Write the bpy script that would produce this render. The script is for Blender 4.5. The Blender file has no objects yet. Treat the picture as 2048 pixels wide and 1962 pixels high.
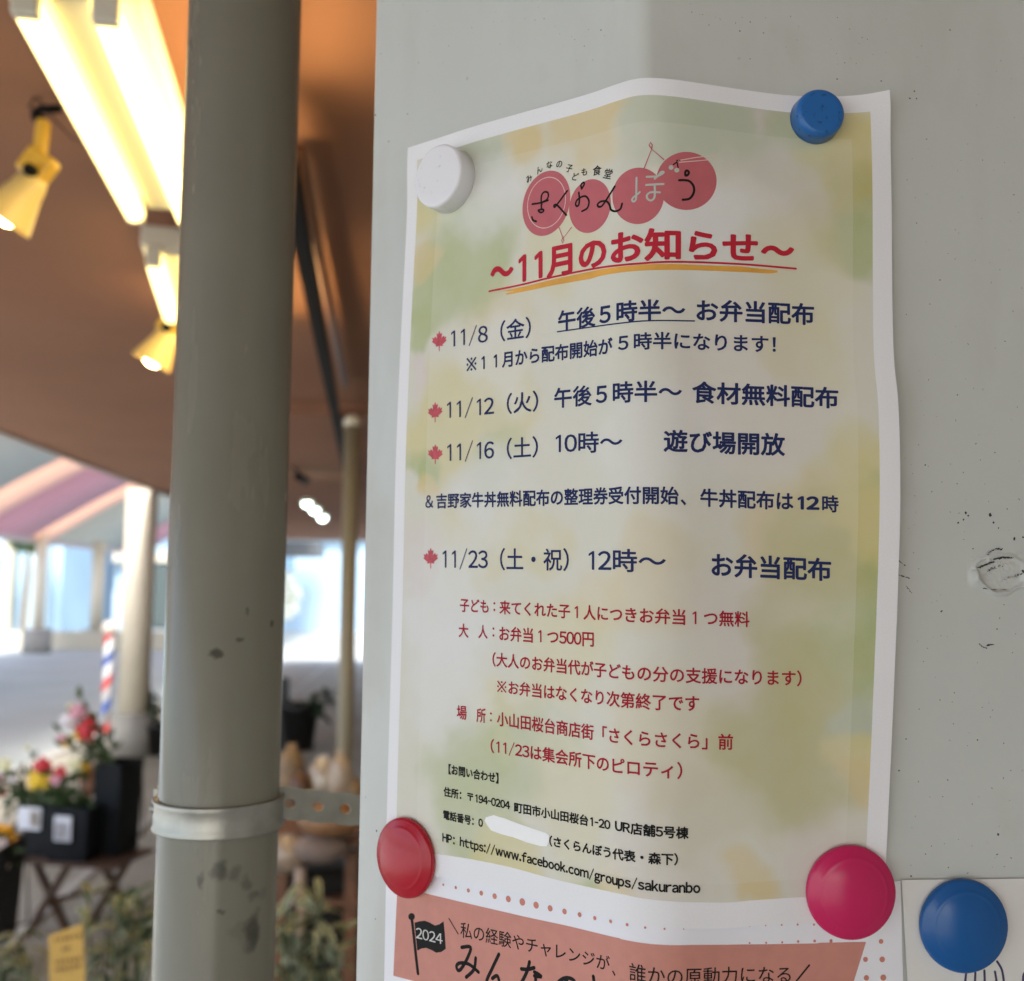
import bpy, bmesh, math, random
import numpy as np
from mathutils import Vector, Matrix
rnd = random.Random(11)
C = bpy.context.scene.collection
sc = bpy.context.scene
rad = math.radians
# ------------------------------------------------------------------ camera
FPX, PITCH, ROLL = 2091.65, 0.092647, 0.008111
EYE = Vector((0, 0, 1.6))
fw = Vector((0, math.cos(PITCH), math.sin(PITCH)))
rt0 = Vector((1, 0, 0)); up0 = rt0.cross(fw)
rt = rt0*math.cos(ROLL) + up0*math.sin(ROLL)
up = up0*math.cos(ROLL) - rt0*math.sin(ROLL)
cd = bpy.data.cameras.new('camera'); cam = bpy.data.objects.new('camera', cd); C.objects.link(cam)
cam.matrix_world = Matrix(((rt.x, up.x, -fw.x, EYE.x), (rt.y, up.y, -fw.y, EYE.y), (rt.z, up.z, -fw.z, EYE.z), (0, 0, 0, 1)))
cd.sensor_width = 36; cd.lens = FPX*36/2048; cd.clip_start = .01; cd.clip_end = 400
cd.dof.use_dof = True; cd.dof.focus_distance = .378; cd.dof.aperture_fstop = 10.5; cd.dof.aperture_blades = 0
sc.camera = cam
# ------------------------------------------------------------------ world and sun
SUN_EL, SUN_AZ = rad(50), rad(165)          # azimuth measured from +Y towards +X
w = bpy.data.worlds.new('World'); sc.world = w; w.use_nodes = True
nt = w.node_tree; bg = nt.nodes['Background']; sky = nt.nodes.new('ShaderNodeTexSky')
sky.sky_type = 'NISHITA'; sky.sun_disc = False; sky.sun_elevation = SUN_EL; sky.sun_rotation = SUN_AZ
sky.dust_density = 3; sky.air_density = 1.0
nt.links.new(sky.outputs[0], bg.inputs[0]); bg.inputs[1].default_value = .15
sl = bpy.data.lights.new('sun', 'SUN'); sun = bpy.data.objects.new('sun', sl); C.objects.link(sun)
sl.energy = 2.0; sl.angle = rad(12); sl.color = (1, .97, .94)
sd = Vector((math.sin(SUN_AZ)*math.cos(SUN_EL), math.cos(SUN_AZ)*math.cos(SUN_EL), math.sin(SUN_EL)))
sun.rotation_euler = sd.to_track_quat('Z', 'Y').to_euler()
sc.view_settings.view_transform = 'Standard'; sc.view_settings.look = 'None'
sc.view_settings.exposure = 1.87; sc.view_settings.gamma = 1; sc.view_settings.use_curve_mapping = False
sc.render.engine = 'CYCLES'; sc.cycles.use_denoising = True; sc.cycles.max_bounces = 10
sc.cycles.sample_clamp_indirect = 6

# ------------------------------------------------------------------ helpers
def tag(o, label=None, cat=None, group=None, kind=None):
    if label: o['label'] = label
    if cat: o['category'] = cat
    if group: o['group'] = group
    if kind: o['kind'] = kind
    return o
def thing(name, label, cat, loc=(0, 0, 0), rz=0, group=None):
    o = bpy.data.objects.new(name, None); C.objects.link(o); o.location = loc; o.rotation_euler = (0, 0, rz)
    o.empty_display_size = .05
    return tag(o, label, cat, group)
class MB:
    def __init__(s): s.v = []; s.f = []
    def add(s, v, f):
        n = len(s.v); s.v += [tuple(p) for p in v]; s.f += [tuple(i+n for i in q) for q in f]; return s
    def box(s, c, d, M=None):
        x, y, z = [q/2 for q in d]; c = Vector(c)
        P = [Vector((a*x, b*y, e*z)) for a in (-1, 1) for b in (-1, 1) for e in (-1, 1)]
        if M is not None: P = [M @ p for p in P]
        return s.add([p+c for p in P], [(0, 1, 3, 2), (4, 6, 7, 5), (0, 4, 5, 1), (2, 3, 7, 6), (0, 2, 6, 4), (1, 5, 7, 3)])
    def bar(s, a, b, wx, wz):
        a, b = Vector(a), Vector(b); d = (b-a); L = d.length
        M = d.to_track_quat('Z', 'Y').to_matrix()
        return s.box((a+b)/2, (wx, wz, L), M)
    def tube(s, a, b, r, r2=None, n=16, cap=True):
        a, b = Vector(a), Vector(b); r2 = r if r2 is None else r2
        M = (b-a).to_track_quat('Z', 'Y').to_matrix()
        v = []
        for k in range(n):
            t = 2*math.pi*k/n; e = M @ Vector((math.cos(t), math.sin(t), 0)); v += [a+e*r, b+e*r2]
        f = [(2*k, 2*((k+1) % n), 2*((k+1) % n)+1, 2*k+1) for k in range(n)]
        if cap: f += [tuple(2*k for k in range(n))[::-1], tuple(2*k+1 for k in range(n))]
        return s.add(v, f)
    def path(s, pts, r, n=8):
        pts = [Vector(p) for p in pts]
        for i in range(len(pts)-1): s.tube(pts[i], pts[i+1], r, n=n)
        return s
    def lathe(s, prof, M=None, o=(0, 0, 0), n=32):
        v = []; o = Vector(o); m = len(prof)
        for k in range(n):
            t = 2*math.pi*k/n
            for r, z in prof:
                p = Vector((r*math.cos(t), r*math.sin(t), z)); v.append((M @ p if M is not None else p)+o)
        f = [(k*m+i, ((k+1) % n)*m+i, ((k+1) % n)*m+i+1, k*m+i+1) for k in range(n) for i in range(m-1)]
        return s.add(v, f)
    def ball(s, c, r, sq=(1, 1, 1), n=12, jit=0):
        v = []; f = []; c = Vector(c); m = n//2+1
        for i in range(m):
            a = math.pi*i/(m-1)
            for k in range(n):
                t = 2*math.pi*k/n; q = r*(1+jit*(rnd.random()-.5))
                v.append(c+Vector((q*math.sin(a)*math.cos(t)*sq[0], q*math.sin(a)*math.sin(t)*sq[1], q*math.cos(a)*sq[2])))
        for i in range(m-1):
            for k in range(n): f.append((i*n+k, (i+1)*n+k, (i+1)*n+(k+1) % n, i*n+(k+1) % n))
        return s.add(v, f)
    def mesh(s, name):
        me = bpy.data.meshes.new(name); me.from_pydata(s.v, [], s.f); me.validate(); me.update(); return me
    def build(s, name, mat, parent=None, smooth=False, bevel=0, world=True):
        me = s.mesh(name); me.materials.append(mat)
        if smooth: me.polygons.foreach_set('use_smooth', [True]*len(me.polygons))
        o = bpy.data.objects.new(name, me); C.objects.link(o)
        if parent is not None:
            o.parent = parent
            if world: o.matrix_parent_inverse = pinv(parent)
        if bevel:
            b = o.modifiers.new('bevel', 'BEVEL'); b.width = bevel; b.segments = 2; b.limit_method = 'ANGLE'
        return o
def pinv(p):
    return Matrix.Translation(p.location).inverted() if p.rotation_euler.z == 0 else (Matrix.Translation(p.location) @ Matrix.Rotation(p.rotation_euler.z, 4, 'Z')).inverted()
def copy_tree(o, parent=None):
    c = o.copy(); C.objects.link(c)
    if parent is not None: c.parent = parent
    for ch in list(o.children): copy_tree(ch, c)
    return c
# ------------------------------------------------------------------ materials
def mat(name, col, rough=.6, metal=0, var=.0, vscale=20, bump=0, bscale=200, coat=0, spec=.5, trans=0, emit=None, estr=0, alpha=1, sub=0):
    m = bpy.data.materials.new(name); m.use_nodes = True; N = m.node_tree.nodes; L = m.node_tree.links
    b = N['Principled BSDF']; b.inputs['Base Color'].default_value = (*col, 1)
    b.inputs['Roughness'].default_value = rough; b.inputs['Metallic'].default_value = metal
    b.inputs['Coat Weight'].default_value = coat; b.inputs['Specular IOR Level'].default_value = spec
    b.inputs['Transmission Weight'].default_value = trans; b.inputs['Alpha'].default_value = alpha
    if emit: b.inputs['Emission Color'].default_value = (*emit, 1); b.inputs['Emission Strength'].default_value = estr
    tc = N.new('ShaderNodeTexCoord')
    if var:
        n = N.new('ShaderNodeTexNoise'); n.inputs['Scale'].default_value = vscale; n.inputs['Detail'].default_value = 5
        L.new(tc.outputs['Object'], n.inputs['Vector'])
        mr = N.new('ShaderNodeMapRange'); mr.inputs['From Min'].default_value = .3; mr.inputs['From Max'].default_value = .7
        mr.inputs['To Min'].default_value = 1-var; mr.inputs['To Max'].default_value = 1+var
        L.new(n.outputs['Fac'], mr.inputs['Value'])
        mx = N.new('ShaderNodeVectorMath'); mx.operation = 'SCALE'; mx.inputs[0].default_value = col
        L.new(mr.outputs['Result'], mx.inputs['Scale']); L.new(mx.outputs[0], b.inputs['Base Color'])
    if bump:
        n = N.new('ShaderNodeTexNoise'); n.inputs['Scale'].default_value = bscale; n.inputs['Detail'].default_value = 3
        L.new(tc.outputs['Object'], n.inputs['Vector'])
        bp = N.new('ShaderNodeBump'); bp.inputs['Strength'].default_value = 1; bp.inputs['Distance'].default_value = bump
        L.new(n.outputs['Fac'], bp.inputs['Height']); L.new(bp.outputs['Normal'], b.inputs['Normal'])
    return m
def ramp_mul(m, specs):
    """multiply / mix extra noise spots into a material: specs = (scale, lo, hi, colour, detail, strength)"""
    N = m.node_tree.nodes; L = m.node_tree.links; b = N['Principled BSDF']
    tc = N.new('ShaderNodeTexCoord')
    inp = b.inputs['Base Color']
    for scale, lo, hi, col, det, st in specs:
        n = N.new('ShaderNodeTexNoise'); n.inputs['Scale'].default_value = scale; n.inputs['Detail'].default_value = det
        L.new(tc.outputs['Object'], n.inputs['Vector'])
        mr = N.new('ShaderNodeMapRange'); mr.inputs['From Min'].default_value = lo; mr.inputs['From Max'].default_value = hi
        mr.inputs['To Max'].default_value = st; L.new(n.outputs['Fac'], mr.inputs['Value'])
        mx = N.new('ShaderNodeMix'); mx.data_type = 'RGBA'
        if inp.links: L.new(inp.links[0].from_socket, mx.inputs['A'])
        else: mx.inputs['A'].default_value = inp.default_value
        mx.inputs['B'].default_value = (*col, 1); L.new(mr.outputs['Result'], mx.inputs['Factor'])
        L.new(mx.outputs['Result'], inp)
    return m
def spots(m, pts, dist=.004, nscale=90, col=(.04, .04, .035)):
    """stains of their own shape: each (centre, radius, strength[, stretch-z])"""
    N = m.node_tree.nodes; L = m.node_tree.links; b = N['Principled BSDF']
    tc = N.new('ShaderNodeTexCoord')
    n = N.new('ShaderNodeTexNoise'); n.inputs['Scale'].default_value = nscale; n.inputs['Detail'].default_value = 6
    L.new(tc.outputs['Object'], n.inputs['Vector'])
    sub = N.new('ShaderNodeVectorMath'); sub.operation = 'MULTIPLY_ADD'
    sub.inputs[1].default_value = (dist,)*3; sub.inputs[2].default_value = (-dist/2,)*3
    L.new(n.outputs['Color'], sub.inputs[0])
    ad = N.new('ShaderNodeVectorMath'); ad.operation = 'ADD'
    L.new(tc.outputs['Object'], ad.inputs[0]); L.new(sub.outputs[0], ad.inputs[1])
    inp = b.inputs['Base Color']
    for c, r, st in pts:
        d = N.new('ShaderNodeVectorMath'); d.operation = 'DISTANCE'; L.new(ad.outputs[0], d.inputs[0]); d.inputs[1].default_value = c
        mr = N.new('ShaderNodeMapRange'); mr.inputs['From Min'].default_value = r; mr.inputs['From Max'].default_value = r*.45
        mr.inputs['To Max'].default_value = st; L.new(d.outputs['Value'], mr.inputs['Value'])
        mx = N.new('ShaderNodeMix'); mx.data_type = 'RGBA'
        if inp.links: L.new(inp.links[0].from_socket, mx.inputs['A'])
        else: mx.inputs['A'].default_value = inp.default_value
        mx.inputs['B'].default_value = (*col, 1); L.new(mr.outputs['Result'], mx.inputs['Factor'])
        L.new(mx.outputs['Result'], inp)
    return m
def wear(m, scale, lo, hi, sx=1, sz=1):
    # uneven sheen of old paint, optionally stretched into vertical streaks
    N = m.node_tree.nodes; L = m.node_tree.links; b = N['Principled BSDF']
    tc = N.new('ShaderNodeTexCoord'); mp = N.new('ShaderNodeMapping'); mp.inputs['Scale'].default_value = (sx, sx, sz)
    L.new(tc.outputs['Object'], mp.inputs['Vector'])
    n = N.new('ShaderNodeTexNoise'); n.inputs['Scale'].default_value = scale; n.inputs['Detail'].default_value = 6; L.new(mp.outputs[0], n.inputs['Vector'])
    mr = N.new('ShaderNodeMapRange'); mr.inputs['From Min'].default_value = .3; mr.inputs['From Max'].default_value = .7
    mr.inputs['To Min'].default_value = lo; mr.inputs['To Max'].default_value = hi; L.new(n.outputs['Fac'], mr.inputs['Value'])
    L.new(mr.outputs['Result'], b.inputs['Roughness'])
    m2 = N.new('ShaderNodeMapRange'); m2.inputs['From Min'].default_value = .52; m2.inputs['From Max'].default_value = .80; m2.inputs['To Max'].default_value = .22
    L.new(n.outputs['Fac'], m2.inputs['Value'])
    mx = N.new('ShaderNodeMix'); mx.data_type = 'RGBA'; inp = b.inputs['Base Color']
    L.new(inp.links[0].from_socket, mx.inputs['A']); mx.inputs['B'].default_value = (.30, .27, .20, 1); L.new(m2.outputs['Result'], mx.inputs['Factor']); L.new(mx.outputs['Result'], inp)
    return m
# ------------------------------------------------------------------ where things stand
def ray(px, py): return fw + rt*((px-1024)/FPX) - up*((py-981)/FPX)
def at(px, py, Y): d = ray(px, py); return EYE + d*(Y/d.y)
def atz(px, py, z): d = ray(px, py); return EYE + d*((z-EYE.z)/d.z)
def proj(X): X = X-EYE; z = X.dot(fw); return Vector((1024+FPX*X.dot(rt)/z, 981-FPX*X.dot(up)/z))
AX = rad(5.3)
def ax(a, d, z): return Vector((a*math.cos(AX)-d*math.sin(AX), a*math.sin(AX)+d*math.cos(AX), z))
AR = Matrix.Rotation(AX, 3, 'Z')
# the folded column face and the sheets on it, unrolled in millimetres: u along, v up
X0, D0, AL, ARR = 45.80084, 360.79169, .67822634, .08854889
B = AL+ARR; TH = math.tan(B/2)
dl = Vector((-math.cos(AL), math.sin(AL))); dr = Vector((math.cos(ARR), math.sin(ARR)))
cor = Vector((X0, D0)); nR = Vector((dr.y, -dr.x))
def rot(vv, a): ca, sa = math.cos(a), math.sin(a); return Vector((ca*vv.x-sa*vv.y, sa*vv.x+ca*vv.y))
RP = 36.; HALF = RP*B/2; TT = RP*TH
def surf2(u, off=0.):
    if u > HALF: q = cor+dr*(TT+u-HALF); n = nR
    elif u < -HALF: q = cor+dl*(TT-u-HALF); n = rot(nR, -B)
    else:
        n = rot(nR, -(HALF-u)/RP); q = cor+dr*TT-nR*RP+n*RP
    return q+n*off, n
def S(u, v, off=0.):
    q, n = surf2(u, off); return Vector((q.x/1000, q.y/1000, EYE.z+v/1000))
def nrm(u): n = surf2(u)[1]; return Vector((n.x, n.y, 0))
WD, WR = 2.3, 10.
def wallS(u, v, off=0.):     # steel face itself: the same two planes 2.3 mm behind, tighter corner
    off -= WD
    c2 = cor - (nR+rot(nR, -B)).normalized()*(WD/math.cos(B/2))
    half = WR*B/2; t = WR*TH; o2 = off+WD
    # same u measured from the fold
    uu = u + (HALF-TT-(half-t))*(1 if u > 0 else -1)*-1 if abs(u) > half+4 else u*(half/(half+4))*1.0
    if uu > half: q = c2+dr*(t+uu-half); n = nR
    elif uu < -half: q = c2+dl*(t-uu-half); n = rot(nR, -B)
    else: n = rot(nR, -(half-uu)/WR); q = c2+dr*t-nR*WR+n*WR
    q = q+n*o2
    return Vector((q.x/1000, q.y/1000, EYE.z+v/1000))
def inv0(px, py):
    d = ray(px, py); c = cor
    def sv(dd):
        det = -d.x*dd.y+dd.x*d.y
        s = (-c.x*dd.y+dd.x*c.y)/det; ww = (d.x*c.y-d.y*c.x)/det; return s, ww
    s, ww = sv(dr)
    if ww > TT: return ww-TT+HALF, s*d.z
    s, w2 = sv(dl)
    if w2 > TT: return -(w2-TT+HALF), s*d.z
    cen = cor+dr*TT-nR*RP; a = d.x*d.x+d.y*d.y; bb = d.x*cen.x+d.y*cen.y; cc = cen.dot(cen)-RP*RP
    s = (bb-math.sqrt(max(bb*bb-a*cc, 0)))/a; q = (Vector((s*d.x, s*d.y))-cen)/RP
    ang = math.atan2(nR.x*q.y-nR.y*q.x, nR.dot(q)); return HALF+ang*RP, s*d.z
def inv(px, py, lift):
    u, v = inv0(px, py); T = Vector((px, py))
    for _ in range(6):
        p0 = proj(S(u, v, lift(u, v))); e = T-p0
        if e.length < .02: break
        pu = (proj(S(u+.1, v, lift(u+.1, v)))-p0)/.1; pv = (proj(S(u, v+.1, lift(u, v+.1)))-p0)/.1
        det = pu.x*pv.y-pu.y*pv.x
        u += (e.x*pv.y-e.y*pv.x)/det; v += (pu.x*e.y-pu.y*e.x)/det
    return u, v
def g2(u, v, cu, cv, su, sv_): return math.exp(-((u-cu)/su)**2-((v-cv)/sv_)**2)
CR = {'C1': (800, 260), 'C2': (1200, 260), 'C3': (800, 580), 'C4': (1200, 580), 'C5': (800, 850), 'C6': (1200, 850), 'D1': (850, 1180), 'D2': (1200, 1180), 'D3': (850, 1480), 'D4': (1200, 1480), 'E1': (740, 1740), 'E2': (1200, 1740)}
def K(c, x, y):
    if c == 'T': return (x, y)
    if c == 'E3': return (1640+x/4.804, 1660+y/4.804)
    return (CR[c][0]+x/3.92, CR[c][1]+y/3.92)
flat0 = lambda u, v: 0.
MW = inv0(884, 361); MBt = inv0(1642, 228); MR = inv0(800, 1717); MP = inv0(1709, 1789); MD = inv0(1937, 1857)
TRc = inv0(1779, 180)
def lift1(u, v):
    L = 0.
    for m, s in ((MW, 22), (MBt, 20), (MR, 22), (MP, 24)): L -= 1.3*g2(u, v, m[0], m[1], s, s)
    L += 4.0*math.exp(-((u-TRc[0]-2)/13)**2-((v-TRc[1]-1)/12)**2)           # curled corner
    L += 3.6*math.exp(-((u-TRc[0]-2)/24)**2)*math.exp(-((v-25)/85)**2)      # right edge stands off between the magnets
    L += .9*math.exp(-((u-30)/26)**2-((v+135)/30)**2) + .5*math.exp(-((u+50)/20)**2-((v-90)/60)**2)
    L += .35*math.sin(u*.11+v*.035)*math.exp(-((u-35)/40)**2)
    return L
def lift2(u, v):     # the sheet underneath
    a = min(max((abs(u)-4)/34, 0), 1); a = a*a*(3-2*a); return -.25-1.55*a
def lift3(u, v): return -1.2
# ------------------------------------------------------------------ flat print on the sheets
def uvmesh(name, bm, m, parent, lift, off):
    us = [v.co.x for v in bm.verts]; vs = [v.co.y for v in bm.verts]
    if not us: return None
    u0, u1, v0, v1 = min(us), max(us), min(vs), max(vs)
    cuts = [(k, 0) for k in np.arange(-HALF-1, HALF+1.01, 1.5) if u0 < k < u1] + [(k, 0) for k in np.arange(-160, 220, 7.) if u0 < k < u1 and abs(k) > HALF] + [(k, 1) for k in np.arange(-300, 300, 7.) if v0 < k < v1]
    for k, a in cuts:
        co = (k, 0, 0) if a == 0 else (0, k, 0); no = (1, 0, 0) if a == 0 else (0, 1, 0)
        bmesh.ops.bisect_plane(bm, geom=bm.verts[:]+bm.edges[:]+bm.faces[:], dist=1e-4, plane_co=co, plane_no=no)
    for f in bm.faces:
        f.normal_update()
        if f.normal.z < 0: f.normal_flip()
    for v in bm.verts: v.co = S(v.co.x, v.co.y, lift(v.co.x, v.co.y)+off+v.co.z)
    me = bpy.data.meshes.new(name); bm.to_mesh(me); bm.free(); me.materials.append(m)
    o = bpy.data.objects.new(name, me); C.objects.link(o); o.parent = parent; return o
def poly(name, pts, m, parent, lift=lift1, off=.06, holes=None):
    """pts: list of (crop,x,y)"""
    bm = bmesh.new(); P = [inv(*K(*p), lift) for p in pts]
    f = bm.faces.new([bm.verts.new((a, b, 0)) for a, b in P]); bmesh.ops.triangulate(bm, faces=[f])
    return uvmesh(name, bm, m, parent, lift, off)
def smooth_path(P, n=8):
    out = []
    for i in range(len(P)-1):
        p0 = P[max(i-1, 0)]; p1 = P[i]; p2 = P[i+1]; p3 = P[min(i+2, len(P)-1)]
        for k in range(n):
            t = k/n; out.append(tuple(.5*((2*p1[j])+(-p0[j]+p2[j])*t+(2*p0[j]-5*p1[j]+4*p2[j]-p3[j])*t*t+(-p0[j]+3*p1[j]-3*p2[j]+p3[j])*t**3) for j in (0, 1)))
    out.append(tuple(P[-1])); return out
def ribbon_bm(bm, P, wd, dz=0):
    n = len(P); Lf = []; Rt = []
    for i in range(n):
        a = P[max(i-1, 0)]; b = P[min(i+1, n-1)]; dx, dy = b[0]-a[0], b[1]-a[1]; l = math.hypot(dx, dy) or 1
        nx, ny = -dy/l*wd/2, dx/l*wd/2
        Lf.append(bm.verts.new((P[i][0]+nx, P[i][1]+ny, 0))); Rt.append(bm.verts.new((P[i][0]-nx, P[i][1]-ny, 0)))
    for i in range(n-1):
        try: bm.faces.new((Lf[i], Rt[i], Rt[i+1], Lf[i+1]))
        except ValueError: pass
    for c in (P[0], P[-1]):
        vs = [bm.verts.new((c[0]+wd/2*math.cos(t), c[1]+wd/2*math.sin(t), 0)) for t in [k*math.pi/5 for k in range(10)]]
        bm.faces.new(vs)
def strokes(name, crop, paths, wd, m, parent, lift=lift1, off=.10, smooth=True):
    bm = bmesh.new()
    for p in paths:
        q = [tuple(K(*a)) if isinstance(a[0], str) else K(crop, *a) for a in p]
        if smooth and len(q) > 2: q = smooth_path(q, 6)
        ribbon_bm(bm, [inv(*a, lift) for a in q], wd)
    return uvmesh(name, bm, m, parent, lift, off)
GC = {}
FWD = {c: chr(ord(c)+0xFEE0) for c in '0123456789abcdefghijklmnopqrstuvwxyzABCDEFGHIJKLMNOPQRSTUVWXYZ/:-.'}
def glyph(ch):
    """outline of one character: vertices, triangles, rim edges"""
    if ch in GC: return GC[ch]
    if ch == '※':       # reference mark: a cross with four dots
        V = []; F = []; E = []
        for a, b in (((.14, .02), (.86, .74)), ((.14, .74), (.86, .02))):
            dx, dy = b[0]-a[0], b[1]-a[1]; l = math.hypot(dx, dy); nx, ny = -dy/l*.03, dx/l*.03; k = len(V)
            V += [(a[0]-nx, a[1]-ny), (b[0]-nx, b[1]-ny), (b[0]+nx, b[1]+ny), (a[0]+nx, a[1]+ny)]; F.append([k, k+1, k+2, k+3]); E += [(k, k+1), (k+1, k+2), (k+2, k+3), (k+3, k)]
        for cx, cy in ((.5, .70), (.5, .06), (.17, .38), (.83, .38)):
            k = len(V); V += [(cx+.055*math.cos(t*math.pi/4), cy+.055*math.sin(t*math.pi/4)) for t in range(8)]; F.append(list(range(k, k+8))); E += [(k+t, k+(t+1) % 8) for t in range(8)]
        GC[ch] = (V, F, E); return GC[ch]
    if ch == '１':        # plain rounded numeral without a foot
        V = [(.50, 0), (.57, 0), (.57, .735), (.515, .735), (.36, .63), (.36, .565), (.50, .655)]
        GC[ch] = (V, [[0, 1, 2, 3, 6], [3, 4, 5, 6]], [(0, 1), (1, 2), (2, 3), (3, 4), (4, 5), (5, 6), (6, 0)]); return GC[ch]
    cu = bpy.data.curves.new('print', 'FONT'); cu.body = ch; cu.size = 1; cu.resolution_u = 3
    o = bpy.data.objects.new('print', cu); C.objects.link(o)
    me = bpy.data.meshes.new_from_object(o.evaluated_get(bpy.context.evaluated_depsgraph_get())); bpy.data.objects.remove(o)
    bm = bmesh.new(); bm.from_mesh(me); bmesh.ops.remove_doubles(bm, verts=bm.verts[:], dist=1e-4); bm.verts.index_update()
    V = [(v.co.x, v.co.y) for v in bm.verts]; F = [[v.index for v in f.verts] for f in bm.faces]
    E = [(e.verts[0].index, e.verts[1].index) for e in bm.edges if len(e.link_faces) == 1]; bm.free()
    GC[ch] = (V, F, E); return GC[ch]
def layout(body):
    x = 0; out = []
    for ch in body:
        if ch in FWD:
            V, F, E = glyph(FWD[ch])
            if ch in '/-' : V = [(p*(.46 if ch == '/' else .42), q) for p, q in V]
            a, b = min(v[0] for v in V), max(v[0] for v in V); w_ = b-a
            adv = .565 if ch.isdigit() else w_+(.085 if ch.isalpha() else .14)
            out.append((x-a+(adv-w_)/2, V, F, E)); x += adv
        elif ch == ' ': x += .28
        else:
            V, F, E = glyph(ch); out.append((x, V, F, E)); x += 1
    return out
def fill_text(bm, G, w_, fn):
    """filled glyphs plus a rounded rim of half width w_ (em) for the weight"""
    for x, V, F, E in G:
        vs_ = [bm.verts.new((*fn(x+a, b), 0)) for a, b in V]
        for f in F:
            try: bm.faces.new([vs_[i] for i in f])
            except ValueError: pass
        if w_ <= 0: continue
        for i, j in E:
            (ax_, ay_), (bx_, by_) = V[i], V[j]; dx, dy = bx_-ax_, by_-ay_; l = math.hypot(dx, dy) or 1; nx, ny = -dy/l*w_, dx/l*w_
            bm.faces.new([bm.verts.new((*fn(x+p, q), .02)) for p, q in ((ax_-nx, ay_-ny), (bx_-nx, by_-ny), (bx_+nx, by_+ny), (ax_+nx, ay_+ny))])
        used = {i for e in E for i in e}
        for i in used:
            a, b = V[i]; bm.faces.new([bm.verts.new((*fn(x+a+w_*math.cos(k*math.pi/3), b+w_*math.sin(k*math.pi/3)), .035)) for k in range(6)])
def text(body, a, b, m, parent, weight=.0, lift=lift1, off=.10, ref=None, name='printed_text'):
    """a = (crop, x, y top, y bottom) at the left ink edge, b the same at the right ink edge"""
    G = layout(body); X = [x+v[0] for x, V, F, E in G for v in V]; Y = [v[1] for x, V, F, E in G for v in V]
    x0, x1, y0, y1 = min(X)-weight, max(X)+weight, min(Y)-weight, max(Y)+weight
    if ref:
        Y = [v[1] for x, V, F, E in layout(ref) for v in V]; y0, y1 = min(Y)-weight, max(Y)+weight
    TL = inv(*K(a[0], a[1], a[2]), lift); BL = inv(*K(a[0], a[1], a[3]), lift)
    TR = inv(*K(b[0], b[1], b[2]), lift); BR = inv(*K(b[0], b[1], b[3]), lift)
    def fn(x, y):
        s = (x-x0)/(x1-x0); t = (y-y0)/(y1-y0)
        lo = [BL[j]+(BR[j]-BL[j])*s for j in (0, 1)]; hi = [TL[j]+(TR[j]-TL[j])*s for j in (0, 1)]
        return lo[0]+(hi[0]-lo[0])*t, lo[1]+(hi[1]-lo[1])*t
    bm = bmesh.new(); fill_text(bm, G, weight, fn)
    return uvmesh(name, bm, m, parent, lift, off)
def char(ch, c, x, y, size, rdeg, m, parent, lift=lift1):
    cu_, cv_ = inv(*K(c, x, y), lift); r = rad(rdeg); bm = bmesh.new()
    def fn(a, b):
        a, b = (a-.5)*size, (b-.38)*size; return cu_+a*math.cos(r)-b*math.sin(r), cv_+a*math.sin(r)+b*math.cos(r)
    fill_text(bm, layout(ch), .014, fn); return uvmesh('printed_text', bm, m, parent, lift, .10)
def ellipse(name, c, cx, cy, rx, ry, tilt, m, parent, lift=lift1, off=.05, n=48):
    t = rad(tilt)
    return poly(name, [(c, cx+rx*math.cos(k)*math.cos(t)-ry*math.sin(k)*math.sin(t), cy+rx*math.cos(k)*math.sin(t)+ry*math.sin(k)*math.cos(t)) for k in [2*math.pi*i/n for i in range(n)]], m, parent, lift, off)

# ================================================================== LARGE STRUCTURE
M = {}
M['steel'] = ramp_mul(mat('painted_steel', (.555, .575, .55), .36, bump=.00007, bscale=420, var=.025, vscale=12),
    [(24, .62, .80, (.40, .37, .31), 5, .3), (140, .745, .79, (.22, .20, .17), 4, .5)])
wear(M['steel'], 30, .28, .48, 1, .35)
M['steeledge'] = mat('painted_steel_edge', (.60, .60, .565), .3)
M['pave'] = ramp_mul(mat('paving', (.36, .335, .27), .75, var=.18, vscale=1.5, bump=.002, bscale=60), [(9, .55, .8, (.20, .185, .17), 6, .5)])
M['pave_out'] = mat('outer_paving', (.40, .43, .41), .8, var=.1, vscale=.8)
M['kerb'] = mat('kerb_stone', (.50, .48, .43), .8, var=.1, vscale=4)
M['ceil'] = ramp_mul(mat('ceiling_paint', (.34, .172, .106), .8, spec=.15, var=.06, vscale=1.1), [(3.5, .58, .85, (.20, .10, .06), 4, .35), (26, .70, .76, (.13, .08, .05), 3, .5)])
M['black'] = mat('black_paint', (.006, .006, .006), .6, spec=.15)
M['brownpipe'] = mat('brown_paint', (.22, .11, .07), .5)

def struct(o): o['kind'] = 'structure'; return o
struct(MB().add([(-200, -60, 0), (200, -60, 0), (200, 260, 0), (-200, 260, 0)], [(0, 1, 2, 3)]).build('ground', M['pave_out']))
m = MB(); m.add([ax(-3.3, -8, .004), ax(8, -8, .004), ax(8, 22, .004), ax(-3.3, 22, .004)], [(0, 1, 2, 3)]); struct(m.build('pavement', M['pave']))
m = MB(); m.box(ax(-1.76, 7, .010), (.055, 30, .02), AR); struct(m.build('kerb_strip', M['kerb'], bevel=.004))
m = MB(); m.box(ax(-3.33, 7, .012), (.12, 30, .024), AR); struct(m.build('kerb_strip', M['kerb'], bevel=.004))
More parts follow.
